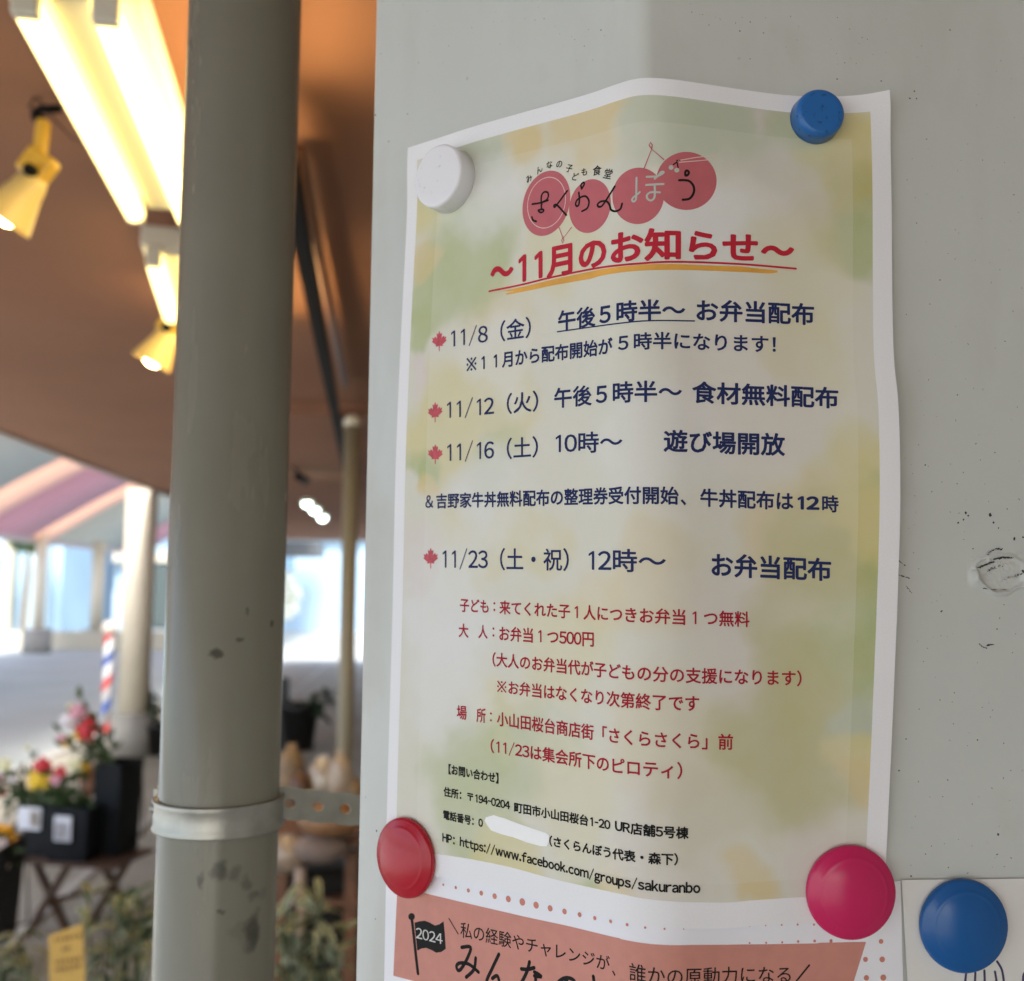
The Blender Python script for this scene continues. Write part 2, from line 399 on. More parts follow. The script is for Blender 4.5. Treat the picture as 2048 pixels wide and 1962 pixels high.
# ceiling slab of the arcade, with a drop beam further in
m = MB(); m.box(ax(.275, 8.0, 2.56), (5.45, 26, .12), AR); struct(m.build('ceiling', M['ceil']))
m = MB(); m.box(ax(.3, 5.25, 2.47), (1.9, .22, .07), AR); struct(m.build('ceiling_beam', M['ceil'], bevel=.008))
m = MB(); m.box(ax(-2.47, 8.0, 2.55), (.05, 26, .13), AR); struct(m.build('ceiling_edge', mat('eave_trim', (.50, .42, .38), .6)))
# unseen walls added right of and behind the camera, to darken the right side
SWM = mat('shade_wall_paint', (.33, .31, .27), .8, var=.08, vscale=2)
m = MB(); m.box(ax(1.3, 3, 1.25), (.2, 24, 2.5), AR); tag(m.build('shade_wall', SWM), 'unseen beige wall added along the right side of the arcade to shade the column', 'wall')
m = MB(); m.box(ax(.95, -2.6, 1.25), (.5, .2, 2.5), AR); tag(m.build('shade_wall', SWM), 'unseen beige wall piece added behind the viewer to darken the right face of the column', 'wall')

# ================================================================== THE STEEL COLUMN WITH THE NOTICES
column = thing('steel_column', 'pale grey painted steel column with a folded corner that carries the notices', 'column', (0, 0, 0))
UL = inv0(751, 0)[0]; 
us = list(np.linspace(UL, -HALF-6, 40)) + list(np.linspace(-HALF-5, HALF+5, 50)) + list(np.linspace(HALF+6, 420, 70))
vs = [-1600]+list(np.linspace(-330, 330, 40))+[900]
m = MB(); n = len(vs); V = []; F = []
lipn = 5
prof = []
e0 = wallS(UL, 0); inn = Vector((nrm(UL-1).x, nrm(UL-1).y, 0)); tan_ = (wallS(UL-1, 0)-wallS(UL, 0)).normalized()
for k in range(6):                                  # rolled outer edge
    a = (math.pi/2)*(1-k/6); r = .0016
    prof.append(e0+tan_*r*math.sin(a)-inn*(r-r*math.cos(a)))
prof2 = [prof[0]-inn*.09]+prof
cols = [(p.x, p.y) for p in prof2]+[(wallS(u, 0).x, wallS(u, 0).y) for u in us]
for x, y in cols:
    for v in vs: V.append((x, y, EYE.z+v/1000))
for i in range(len(cols)-1):
    for j in range(n-1): F.append((i*n+j, (i+1)*n+j, (i+1)*n+j+1, i*n+j+1))
m.add(V, F); m.build('column_face', M['steel'], column, smooth=True)
q1 = wallS(420, 0); m = MB(); m.box((q1.x+.002-.002, q1.y+.23, 1.25), (.004, .46, 2.5)); m.build('side_face', M['steeledge'], column)

# chipped paint beside the notice
def patch(name, c0, c1, fn, nn, m, lift):
    (u0, v1), (u1, v0) = inv0(*c0), inv0(*c1); mb = MB(); V = []; F = []
    for i in range(nn+1):
        for j in range(nn+1):
            a, b = i/nn, j/nn; u = u0+(u1-u0)*a; v = v0+(v1-v0)*b
            V.append(S(u, v, lift+fn(a, 1-b)))
    for i in range(nn):
        for j in range(nn): F.append((i*(nn+1)+j, (i+1)*(nn+1)+j, (i+1)*(nn+1)+j+1, i*(nn+1)+j+1))
    mb.add(V, F); return mb.build(name, m, column, smooth=True)
import mathutils
def chipf(a, b):
    N = mathutils.noise.noise
    e = min(a, 1-a, b, 1-b); fade = min(1, e/.09)
    r = math.hypot((a-.52)/.40, (b-.55)/.30)+.12*N(Vector((a*6, b*6, 1)))
    rim = math.exp(-((r-1)/.10)**2)*.75*(1.2 if (b > .5) else .4)
    inside = -.0 if r > 1 else .12*N(Vector((a*18, b*18, 3)))
    blob = 1.0*math.exp(-((a-.13)/.10)**2-((b-.62)/.10)**2)+.9*math.exp(-((a-.93)/.07)**2-((b-.75)/.06)**2)
    rough = .35*abs(N(Vector((a*26, b*30, 7))))*math.exp(-((b-.33-.1*(1-a))/.13)**2)
    return fade*1.5*(rim+inside+blob+rough)-.03*(1-fade)
chip = bpy.data.materials.new('chipped_paint'); chip.use_nodes = True
chip = ramp_mul(mat('chipped_paint', (.60, .60, .565), .3), [(420, .60, .70, (.05, .045, .04), 4, .0)])
patch('chipped_paint', (1938, 1075), (2070, 1205), chipf, 70, M['steel'], -2.262)
M['scuff'] = mat('dark_scuff', (.035, .032, .028), .8)
M['scuff_soft'] = mat('grey_scuff', (.20, .19, .165), .8)
def wl(u, v): return -2.22
def wl_chip(u, v): return -2.10
def blotches(name, spots_, m, parent, lift, off=.02, seed=1):
    r_ = random.Random(seed); bm = bmesh.new()
    for x, y, rx, ry, ang in spots_:
        cu_, cv_ = inv(x, y, lift); k = 7
        vs_ = []
        for i in range(k):
            t = 2*math.pi*i/k; q = .6+.7*r_.random(); a, b = rx*q*math.cos(t)*.21, ry*q*math.sin(t)*.21
            vs_.append(bm.verts.new((cu_+a*math.cos(ang)-b*math.sin(ang), cv_+a*math.sin(ang)+b*math.cos(ang), 0)))
        bm.faces.new(vs_)
    return uvmesh(name, bm, m, parent, lift, off)
def track(x0, y0, x1, y1, n, w_, sx, sy, curve=0, seed=0):
    r_ = random.Random(seed); o = []
    for i in range(n):
        t = r_.random(); x = x0+(x1-x0)*t; y = y0+(y1-y0)*t+curve*math.sin(math.pi*t)
        o.append((x+r_.gauss(0, w_), y+r_.gauss(0, w_*.7), sx*(.3+r_.random()**2*1.2), sy*(.3+r_.random()), -math.atan2(y1-y0, x1-x0)*.8))
    return o
# positions read in the last close view: 1880+x/5.363, 980+y/5.363
def Z(x, y): return 1880+x/5.363, 980+y/5.363
a, b = Z(395, 835), Z(560, 770); s1 = track(*a, *b, 80, 1.2, 2.0, .9, 0, 1)
a, b = Z(575, 745), Z(760, 730); s1 += track(*a, *b, 70, 1.3, 2.0, .9, -2, 2)
a, b = Z(490, 700), Z(650, 640); s1 += track(*a, *b, 40, 1.1, 1.8, .9, -6, 3)
a, b = Z(500, 860), Z(640, 810); s1 += track(*a, *b, 36, 1.6, 1.3, .7, 0, 4)
a, b = Z(680, 960), Z(860, 900); s1 += track(*a, *b, 40, 1.6, 1.1, .7, 0, 5)
a, b = Z(860, 860), Z(900, 885); s1 += track(*a, *b, 20, 1.0, 2.2, 1.1, 0, 6)
a, b = Z(450, 1055), Z(700, 1070); s1 += track(*a, *b, 40, .5, 2.2, .5, 1, 7)
blotches('scratch', s1, M['scuff'], column, lambda u, v: -2.15, .95, 3)
s2 = []
for x, y, r in ((540, 265, 3.2), (278, 245, 2.6), (303, 278, 2), (252, 318, 2.2), (195, 350, 2), (573, 347, 2), (627, 407, 2), (797, 523, 3), (890, 505, 2.2), (785, 800, 2), (355, 630, 1.4), (16, 1300, 2), (612, 1490, 1.5), (720, 205, 1.4)):
    s2.append((*Z(x, y), r, r*.8, rnd.random()*3))
a, b = Z(420, 1650), Z(500, 1695); s2 += track(*a, *b, 26, .5, 1.8, .8, 2, 8)
a, b = Z(510, 1665), Z(565, 1655); s2 += track(*a, *b, 26, .9, 2, 1.2, 0, 9)
for (x0, y0, x1, y1, k, s_) in ((1797, 1121, 1812, 1132, 16, 1), (1798, 1150, 1818, 1156, 18, 2), (1812, 1172, 1823, 1186, 14, 3)):
    s2 += track(x0, y0, x1, y1, k, .6, 1.6, .8, 0, 20+s_)
for x, y, r in ((1996, 1669, 2.6), (1994, 1709, 1.6), (1822, 1752, 1.8), (1897, 1735, 1.2), (1863, 1692, 1.3), (1851, 1708, 1.2), (1812, 1478, 1.6), (1798, 1541, 1.8), (837, 125, 1.4), (815, 228, 1.6), (751, 230, 2.2), (777, 283, 1.5), (1674, 158, 1.6), (1762, 162, 1.6), (1829, 182, 1.8), (1820, 197, 1.8), (1833, 197, 1.6), (753, 1662, 2.4), (731, 1594, 1.2), (751, 1838, 1.5), (1070, 40, 1.2), (1202, 60, 1.4), (1480, 62, 1.5), (1900, 60, 1.5), (1965, 320, 1.3), (1740, 700, 0.1), (1880, 560, 1.4), (1915, 790, 1.5), (1850, 930, 1.6), (1990, 905, 1.4), (1880, 1400, 1.4), (1955, 1480, 1.5)):
    s2.append((x, y, r, r*.85, rnd.random()*3))
blotches('paint_speck', s2, M['scuff'], column, wl, .03, 5)
s3 = []
for i in range(150):
    x, y = rnd.uniform(1810, 2046), rnd.uniform(10, 1750)
    s3.append((x, y, .5+rnd.random()**2*1.6, .5+rnd.random()*.7, rnd.random()*3))
for i in range(70):
    x, y = rnd.uniform(760, 1780), rnd.uniform(5, 130)
    s3.append((x, y, .5+rnd.random()**2*1.6, .5+rnd.random()*.7, rnd.random()*3))
s3 = [q for q in s3 if q[0] > 1810 or q[1] < 130]
blotches('paint_pit', s3, M['scuff_soft'], column, wl, .025, 9)

# ================================================================== UPPER NOTICE
def pxm(r, g, b, k=1.35):
    f = lambda c: ((c/255+.055)/1.055)**2.4 if c > 10 else c/255/12.92
    return tuple(min(.85, f(c)*k) for c in (r, g, b))
notice = thing('notice_sheet', 'white bordered event notice with watercolour print, pinned over the column corner by four magnets', 'notice', (0, 0, 0))
Lpx = [(815.8, 295.3), (814, 340), (812, 470), (799, 731), (791, 940), (784, 1254), (775, 1567), (770, 1700), (768, 1742)]
Tpx = [(815.8, 295.3), (928, 259), (1020.6, 231.9), (1160.9, 192.6), (1228, 170), (1278.8, 156.5), (1357, 160), (1470, 177), (1582, 191), (1690, 192), (1740, 187), (1779.4, 179.7)]
Rpx = [(1779.4, 179.7), (1781, 260), (1783, 400), (1786.6, 689), (1797, 813), (1800.5, 993), (1795, 1200), (1786, 1420), (1778, 1599), (1772, 1722), (1768, 1842)]
Bpx = [(768, 1742), (850, 1750), (928, 1762), (1020, 1782), (1110, 1808), (1240, 1839), (1264, 1845), (1327, 1854), (1391, 1857), (1455, 1857), (1506, 1852), (1582, 1847), (1680, 1843), (1768, 1842)]
def curve(P):
    Q = [inv(x, y, lift1) for x, y in P]; Q = smooth_path(Q, 10)
    L = [0]
    for i in range(1, len(Q)): L.append(L[-1]+math.hypot(Q[i][0]-Q[i-1][0], Q[i][1]-Q[i-1][1]))
    L = np.array(L)/L[-1]; Q = np.array(Q)
    return lambda t: (float(np.interp(t, L, Q[:, 0])), float(np.interp(t, L, Q[:, 1])))
cL, cT, cR, cB = curve(Lpx), curve(Tpx), curve(Rpx), curve(Bpx)
def coons(s, t):   # s 0..1 left-right, t 0..1 top-bottom
    a = cL(t); b = cR(t); c = cT(s); d = cB(s); p00 = cT(0); p10 = cT(1); p01 = cB(0); p11 = cB(1)
    return tuple((1-s)*a[j]+s*b[j]+(1-t)*c[j]+t*d[j]-((1-s)*(1-t)*p00[j]+s*(1-t)*p10[j]+(1-s)*t*p01[j]+s*t*p11[j]) for j in (0, 1))
def sheet(name, fn, lift, m, parent, ns, ntt, off=0):
    V = []; F = []; UV = []
    for i in range(ns+1):
        for j in range(ntt+1):
            u, v = fn(i/ns, j/ntt); V.append(S(u, v, lift(u, v)+off)); UV.append((i/ns, 1-j/ntt))
    for i in range(ns):
        for j in range(ntt): F.append((i*(ntt+1)+j, i*(ntt+1)+j+1, (i+1)*(ntt+1)+j+1, (i+1)*(ntt+1)+j))
    me = bpy.data.meshes.new(name); me.from_pydata(V, [], F); me.update()
    ul = me.uv_layers.new(name='UVMap')
    for lp in me.loops: ul.data[lp.index].uv = UV[lp.vertex_index]
    me.polygons.foreach_set('use_smooth', [True]*len(me.polygons)); me.materials.append(m)
    o = bpy.data.objects.new(name, me); C.objects.link(o); o.parent = parent
    return o
# watercolour print material
def st_of(px, py):
    u, v = inv(px, py, lift1); s = t = .5
    for _ in range(12):
        p = coons(s, t); e = (u-p[0], v-p[1]); a = coons(min(s+.001, 1), t); b = coons(s, min(t+.001, 1))
        ju = ((a[0]-p[0])/.001, (a[1]-p[1])/.001); jv = ((b[0]-p[0])/.001, (b[1]-p[1])/.001)
        det = ju[0]*jv[1]-ju[1]*jv[0]
        s += (e[0]*jv[1]-e[1]*jv[0])/det; t += (ju[0]*e[1]-ju[1]*e[0])/det; s = min(max(s, 0), .998); t = min(max(t, 0), .998)
    return s, 1-t
pm = mat('watercolour_paper', (.80, .80, .80), .62, spec=.35)
N = pm.node_tree.nodes; L = pm.node_tree.links; bs = N['Principled BSDF']
uvn = N.new('ShaderNodeUVMap'); uvn.uv_map = 'UVMap'
sca = N.new('ShaderNodeVectorMath'); sca.operation = 'MULTIPLY'; sca.inputs[1].default_value = (.21, .297, 1); L.new(uvn.outputs[0], sca.inputs[0])
nz = N.new('ShaderNodeTexNoise'); nz.inputs['Scale'].default_value = 28; nz.inputs['Detail'].default_value = 3; L.new(sca.outputs[0], nz.inputs['Vector'])
ma = N.new('ShaderNodeVectorMath'); ma.operation = 'MULTIPLY_ADD'; ma.inputs[1].default_value = (.05,)*3; ma.inputs[2].default_value = (-.025,)*3
L.new(nz.outputs['Color'], ma.inputs[0])
ad = N.new('ShaderNodeVectorMath'); ad.operation = 'ADD'; L.new(sca.outputs[0], ad.inputs[0]); L.new(ma.outputs[0], ad.inputs[1])
flt = N.new('ShaderNodeVectorMath'); flt.operation = 'MULTIPLY'; flt.inputs[1].default_value = (1, 1, 0); L.new(ad.outputs[0], flt.inputs[0])
def mixc(fac, A, Bc):
    mx = N.new('ShaderNodeMix'); mx.data_type = 'RGBA'
    if hasattr(fac, 'links'): L.new(fac, mx.inputs['Factor'])
    else: mx.inputs['Factor'].default_value = fac
    for k, q in (('A', A), ('B', Bc)):
        if isinstance(q, tuple): mx.inputs[k].default_value = (*q, 1)
        else: L.new(q, mx.inputs[k])
    return mx.outputs['Result']
cur = (.66, .645, .55)
GRN = (.40, .46, .20); YEL = (.64, .56, .23); TAN = (.66, .52, .24); OLV = (.46, .43, .15); PNK = (.68, .60, .58); GRY = (.46, .51, .38); WHT = (.74, .75, .76)
for px, py, r, col, s_ in [(850, 420, 20, YEL, .8), (930, 300, 20, GRY, .8), (1040, 262, 17, TAN, .9), (1180, 240, 20, TAN, .75), (1330, 225, 20, GRY, .55), (1440, 235, 26, GRY, .95), (1560, 300, 26, GRY, .7), (1545, 215, 12, PNK, .6),
        (940, 520, 26, GRN, .95), (880, 600, 22, GRN, .8), (850, 545, 10, TAN, .7), (1000, 640, 24, TAN, .35), (845, 690, 12, GRN, .8), (835, 760, 9, PNK, .8), (1720, 330, 22, YEL, .9), (1690, 420, 24, OLV, .75), (1740, 480, 16, GRN, .8), (1600, 250, 14, GRN, .5),
        (1130, 470, 22, YEL, .5), (1380, 460, 22, WHT, .8), (1560, 400, 22, PNK, .45), (1600, 560, 26, YEL, .35), (1500, 780, 36, PNK, .45), (1640, 720, 20, YEL, .4), (880, 860, 24, YEL, .75), (1010, 800, 24, YEL, .6), (1000, 900, 16, GRN, .45),
        (850, 930, 12, GRN, .95), (850, 970, 9, TAN, .8), (1740, 930, 20, YEL, .7), (1760, 1010, 14, GRN, .8), (1690, 990, 20, YEL, .5), (1580, 1080, 24, TAN, .7), (1640, 1110, 24, OLV, .7), (1740, 1170, 18, GRN, .95), (1720, 1060, 18, YEL, .8),
        (1040, 1060, 20, YEL, .5), (920, 1090, 20, YEL, .5), (1130, 1300, 26, YEL, .5), (1180, 1190, 18, TAN, .35), (1300, 1160, 22, TAN, .45), (1480, 1260, 24, PNK, .5), (1620, 1240, 26, OLV, .6), (1730, 1300, 20, GRN, .9), (1560, 1440, 30, OLV, .85), (1600, 1560, 26, OLV, .8), (1650, 1380, 20, OLV, .7),
        (1730, 1420, 14, GRY, .9), (1720, 1500, 12, YEL, .8), (1740, 1560, 10, TAN, .6), (980, 1430, 22, YEL, .7), (930, 1520, 26, GRN, .7), (1040, 1490, 24, GRN, .6), (950, 1640, 24, GRN, .65), (1010, 1720, 18, YEL, .7), (1150, 1600, 22, YEL, .35), (1150, 1790, 14, GRN, .9), (1330, 1500, 26, TAN, .3),
        (1230, 1790, 16, TAN, .6), (1500, 1790, 12, TAN, .8), (1350, 1700, 24, PNK, .4), (1420, 1640, 22, OLV, .3), (900, 1200, 30, WHT, .7), (830, 1130, 12, PNK, .5), (1330, 880, 26, WHT, .45), (1000, 720, 20, WHT, .5), (980, 1000, 24, WHT, .5), (950, 400, 22, WHT, .6), (890, 1350, 30, WHT, .6), (1650, 1720, 18, PNK, .5)]:
    s, t = st_of(px, py)
    d = N.new('ShaderNodeVectorMath'); d.operation = 'DISTANCE'; L.new(flt.outputs[0], d.inputs[0]); d.inputs[1].default_value = (s*.21, t*.297, 0)
    mr = N.new('ShaderNodeMapRange'); mr.interpolation_type = 'SMOOTHSTEP'
    mr.inputs['From Min'].default_value = r*.00112; mr.inputs['From Max'].default_value = r*.00050; mr.inputs['To Max'].default_value = s_
    L.new(d.outputs['Value'], mr.inputs['Value']); cur = mixc(mr.outputs['Result'], cur, col)
sep = N.new('ShaderNodeSeparateXYZ'); L.new(sca.outputs[0], sep.inputs[0])
def mth(op, a, b=None, c=None):
    n = N.new('ShaderNodeMath'); n.operation = op
    for i, q in enumerate((a, b, c)):
        if q is None: continue
        if isinstance(q, (int, float)): n.inputs[i].default_value = q
        else: L.new(q, n.inputs[i])
    return n.outputs[0]
def rect(x0, x1, y0, y1):   # 1 inside
    a = mth('MULTIPLY', mth('GREATER_THAN', sep.outputs[0], x0), mth('LESS_THAN', sep.outputs[0], x1))
    b = mth('MULTIPLY', mth('GREATER_THAN', sep.outputs[1], y0), mth('LESS_THAN', sep.outputs[1], y1))
    return mth('MULTIPLY', a, b)
# fine mottling
n2 = N.new('ShaderNodeTexNoise'); n2.inputs['Scale'].default_value = 60; n2.inputs['Detail'].default_value = 6; L.new(sca.outputs[0], n2.inputs['Vector'])
mr = N.new('ShaderNodeMapRange'); mr.inputs['From Min'].default_value = .35; mr.inputs['From Max'].default_value = .75; mr.inputs['To Max'].default_value = .16; L.new(n2.outputs['Fac'], mr.inputs['Value'])
cur = mixc(mr.outputs['Result'], cur, (.74, .73, .66))
inner = mixc(.20, cur, (.76, .75, .68))
body = mixc(rect(.0175, .1955, .0145, .2805), cur, inner)
# narrower translucent frame line
full = mixc(rect(.0058, .2028, .0085, .2905), (.82, .82, .845), body)
# fibre grain
n3 = N.new('ShaderNodeTexNoise'); n3.inputs['Scale'].default_value = 1400; n3.inputs['Detail'].default_value = 2; L.new(sca.outputs[0], n3.inputs['Vector'])
mr = N.new('ShaderNodeMapRange'); mr.inputs['From Min'].default_value = .3; mr.inputs['From Max'].default_value = .7; mr.inputs['To Min'].default_value = 0; mr.inputs['To Max'].default_value = .10; L.new(n3.outputs['Fac'], mr.inputs['Value'])
full = mixc(mr.outputs['Result'], full, (.55, .54, .50))
L.new(full, bs.inputs['Base Color'])
n4 = N.new('ShaderNodeTexNoise'); n4.inputs['Scale'].default_value = 9; n4.inputs['Detail'].default_value = 2; L.new(sca.outputs[0], n4.inputs['Vector'])
bp = N.new('ShaderNodeBump'); bp.inputs['Strength'].default_value = 1; bp.inputs['Distance'].default_value = .0022; L.new(n4.outputs['Fac'], bp.inputs['Height'])
L.new(bp.outputs['Normal'], bs.inputs['Normal'])
sheet('paper', coons, lift1, pm, notice, 110, 150)

RED = mat('red_print', (.50, .018, .040), .6, spec=.2, var=.05, vscale=300); SH = mat('soft_red_print', (.30, .10, .10), .6)
CRIM = mat('crimson_print', (.38, .015, .035), .6, spec=.15); NAVY = mat('navy_print', (.018, .028, .105), .6, spec=.15); INK = mat('black_print', (.010, .010, .010), .6, spec=.15)
DISC = mat('cherry_red_print', (.50, .115, .135), .55, var=.04, vscale=200); ORG = mat('orange_print', (.72, .36, .05), .55, var=.12, vscale=90)
MINT = mat('grey_green_print', (.44, .50, .45), .5); PNKL = mat('pale_pink_print', (.74, .55, .52), .5)
LEAF = mat('leaf_red_print', (.50, .05, .07), .5, var=.25, vscale=500)
P = notice
# logo
ellipse('cherry_disc', 'C1', 1148, 575, 180, 262, 16, DISC, P)
ellipse('cherry_disc', 'C1', 1490, 597, 160, 214, 14, DISC, P, off=.055)
ellipse('cherry_disc', 'C2', 300, 517, 202, 222, 10, DISC, P, off=.06)
ellipse('cherry_disc', 'C2', 677, 400, 237, 228, 0, DISC, P, off=.065)
t16 = rad(14)
strokes('cherry_ring', 'C1', [[(1150+145*math.cos(k)*math.cos(t16)-202*math.sin(k)*math.sin(t16), 570+145*math.cos(k)*math.sin(t16)+202*math.sin(k)*math.cos(t16)) for k in [i*math.pi/12 for i in range(25)]]], .28, PNKL, P)
strokes('cherry_stem', 'C2', [[(500, 232), (405, 150), (345, 305)], [(405, 150), (385, 120), (395, 98), (410, 118), (405, 150)]], .45, DISC, P, off=.08, smooth=False)
strokes('cherry_stem', 'C1', [[(1243, 752), (1280, 850), (1345, 765)], [(1280, 840), (1268, 865), (1275, 888), (1286, 868), (1280, 840)]], .42, DISC, P, off=.08, smooth=False)
strokes('logo_lettering', 'C1', [[(1038, 582), (1100, 572), (1162, 552)], [(1113, 585), (1108, 545), (1115, 505), (1135, 486), (1160, 492), (1164, 520), (1150, 548), (1112, 575), (1112, 625)], [(1085, 630), (1098, 645), (1118, 645), (1128, 630), (1112, 622), (1085, 630)], [(1035, 682), (1045, 708), (1070, 717)]], .75, INK, P, off=.12)
strokes('logo_lettering', 'C1', [[(1312, 478), (1230, 588), (1212, 605), (1210, 590), (1235, 592), (1305, 668)], [(1426, 462), (1420, 432), (1438, 412), (1446, 425), (1426, 462)]], .75, INK, P, off=.12)
strokes('logo_lettering', 'C1', [[(1403, 490), (1408, 540), (1403, 585), (1388, 598), (1378, 580), (1390, 550), (1425, 525), (1460, 522), (1483, 560), (1470, 612), (1428, 638)]], .75, INK, P, off=.12)
strokes('logo_lettering', 'C1', [[(1685, 442), (1640, 515), (1590, 590), (1562, 603), (1550, 585), (1575, 562), (1620, 560), (1645, 590), (1655, 625), (1690, 638), (1728, 620), (1742, 578)]], .8, INK, P, off=.12)
strokes('logo_lettering', 'C2', [[(287, 375), (286, 430), (285, 500), (282, 545), (265, 562), (252, 550), (262, 530), (285, 512), (312, 488)], [(366, 368), (440, 364), (478, 350), (500, 332), (480, 330), (460, 355), (430, 382)], [(362, 432), (498, 425)], [(428, 430), (430, 480), (426, 530), (402, 553), (375, 542), (368, 515), (390, 492), (430, 488), (470, 490)]], .72, MINT, P, off=.12)
strokes('logo_lettering', 'C2', [[(668, 330), (680, 318), (695, 330), (690, 350), (670, 358), (668, 330)], [(620, 395), (660, 394), (700, 402), (732, 440), (735, 490), (702, 538), (648, 548)]], .85, INK, P, off=.12)
strokes('cherry_mark', 'C2', [[(575, 272), (603, 252), (600, 240), (625, 240)], [(603, 254), (612, 295)]], .5, INK, P, off=.12, smooth=False)
ellipse('cherry_mark', 'C2', 557, 295, 19, 18, 0, MINT, P, off=.11, n=16); ellipse('cherry_mark', 'C2', 602, 316, 20, 18, 0, MINT, P, off=.11, n=16)
strokes('cherry_mark', 'C2', [[(618, 240), (760, 215), (905, 200)], [(622, 254), (760, 243), (880, 232)]], .32, PNKL, P, off=.12, smooth=False)
for ch, x, y, r in (('み', 1012, 380, 30), ('ん', 1092, 312, 22), ('な', 1172, 272, 8), ('の', 1250, 266, -2), ('子', 1328, 300, -22), ('ど', 1372, 366, -20), ('も', 1447, 328, -4), ('食', 1545, 318, -8), ('堂', 1632, 345, -22)):
    char(ch, 'C1', x, y, 4.0 if ch in '食堂' else 3.3, r, INK, P)
# title
text('11月のお知らせ', ('C1', 930, 958, 1222), ('C2', 1238, 808, 1046), RED, P, .034)
text('～', ('C1', 710, 1072, 1170), ('C1', 890, 1072-15, 1140), RED, P, .045)
text('～', ('C2', 1260, 905, 985), ('C2', 1522, 905, 990), RED, P, .045)
strokes('title_underline', 'C1', [[('C1', 700, 1265), ('C1', 960, 1212), ('C1', 1215, 1150), ('C2', 0, 1080), ('C2', 300, 1048), ('C2', 600, 1034), ('C2', 1100, 1052), ('C2', 1535, 1088)]], .75, RED, P, off=.11)
poly('highlight_stroke', [('C1', 800, 1264), ('C1', 1000, 1222), ('C1', 1215, 1168), ('C2', 0, 1094), ('C2', 250, 1064), ('C2', 500, 1050), ('C2', 800, 1060), ('C2', 1100, 1070), ('C2', 1240, 1086), ('C2', 1390, 1102), ('C2', 1392, 1118), ('C2', 1330, 1126), ('C2', 1060, 1112), ('C2', 800, 1101), ('C2', 500, 1098), ('C2', 250, 1108), ('C2', 0, 1144), ('C1', 1500, 1165), ('C1', 1215, 1216), ('C1', 1000, 1262), ('C1', 840, 1292), ('C1', 825, 1284), ('C1', 900, 1262), ('C1', 870, 1266)], ORG, P, off=.07)
# the lines
text('11/8（金）', ('C3', 402, 300, 462), ('C3', 1028, 205, 375), NAVY, P, .012)
text('午後５時半～', ('C3', 1240, 165, 330), ('C4', 668, 78, 243), NAVY, P, .026)
strokes('text_underline', 'C3', [[('C3', 1235, 328), ('C3', 1700, 264), ('C4', 392, 241), ('C4', 740, 243)]], .5, NAVY, P)
text('お弁当配布', ('C4', 755, 72, 246), ('C4', 1678, 106, 278), NAVY, P, .026)
text('※１１月から配布開始が', ('C3', 523, 522, 650), ('C3', 1668, 370, 502), NAVY, P, .026)
text('５時半になります！', ('C4', 142, 350, 485), ('C4', 1378, 358, 497), NAVY, P, .022)
text('11/12（火）', ('C3', 370, 858, 1022), ('C3', 1085, 785, 953), NAVY, P, .012)
text('午後５時半～', ('C3', 1210, 770, 930), ('C4', 642, 715, 887), NAVY, P, .022)
text('食材無料配布', ('C4', 722, 712, 887), ('C4', 1868, 762, 932), NAVY, P, .026)
text('11/16（土）', ('C5', 372, 130, 300), ('C5', 1083, 85, 255), NAVY, P, .012)
text('10時～', ('C5', 1222, 60, 228), ('C5', 1745, 45, 212), NAVY, P, .016)
text('遊び場開放', ('C6', 498, 35, 212), ('C6', 1450, 65, 246), NAVY, P, .026)
text('＆', ('C5', 200, 552, 652), ('C5', 262, 548, 650), NAVY, P, .016)
text('吉野家牛丼無料配布の整理券受付開始', ('C5', 285, 538, 657), ('C6', 617, 483, 628), NAVY, P, .026)
text('、', ('C6', 632, 582, 628), ('C6', 675, 584, 630), NAVY, P, .026)
text('牛丼配布は', ('C6', 785, 495, 640), ('C6', 1515, 525, 672), NAVY, P, .026)
text('12', ('C6', 1548, 555, 663), ('C6', 1720, 560, 667), NAVY, P, .045)
text('時', ('C6', 1740, 550, 683), ('C6', 1870, 552, 688), NAVY, P, .024)
text('11/23（土・祝）', ('C5', 335, 962, 1136), ('C5', 1325, 965, 1146), NAVY, P, .012)
text('12時～', ('C5', 1480, 968, 1150), ('C6', 517, 978, 1160), NAVY, P, .016)
text('お弁当配布', ('C6', 873, 1000, 1190), ('C6', 1812, 1045, 1226), NAVY, P, .026)
W2 = .020
text('子ども', ('D1', 275, 65, 172), ('D1', 500, 78, 184), CRIM, P, W2)
text('：', ('D1', 538, 95, 165), ('D1', 552, 96, 166), CRIM, P, .01)
text('来てくれた子１人につきお弁当１つ無料', ('D1', 585, 80, 190), ('D2', 1172, 168, 293), CRIM, P, W2)
text('大', ('D1', 265, 262, 370), ('D1', 342, 266, 376), CRIM, P, W2)
text('人', ('D1', 420, 272, 378), ('D1', 492, 276, 384), CRIM, P, W2)
text('：', ('D1', 531, 292, 365), ('D1', 545, 294, 367), CRIM, P, .01)
text('お弁当１つ500円', ('D1', 583, 282, 398), ('D1', 1325, 325, 447), CRIM, P, W2)
text('（大人のお弁当代が子どもの分の支援になります）', ('D1', 530, 485, 600), ('D2', 1580, 630, 757), CRIM, P, W2)
text('※お弁当はなくなり次第終了です', ('D1', 567, 700, 808), ('D2', 778, 825, 955), CRIM, P, W2)
text('場', ('D1', 250, 903, 1012), ('D1', 328, 908, 1020), CRIM, P, W2)
text('所', ('D1', 405, 925, 1036), ('D1', 477, 930, 1045), CRIM, P, W2)
text('：', ('D1', 511, 958, 1030), ('D1', 525, 960, 1032), CRIM, P, .01)
text('小山田桜台商店街「さくらさくら」前', ('D1', 565, 950, 1065), ('D2', 1043, 1128, 1256), CRIM, P, W2)
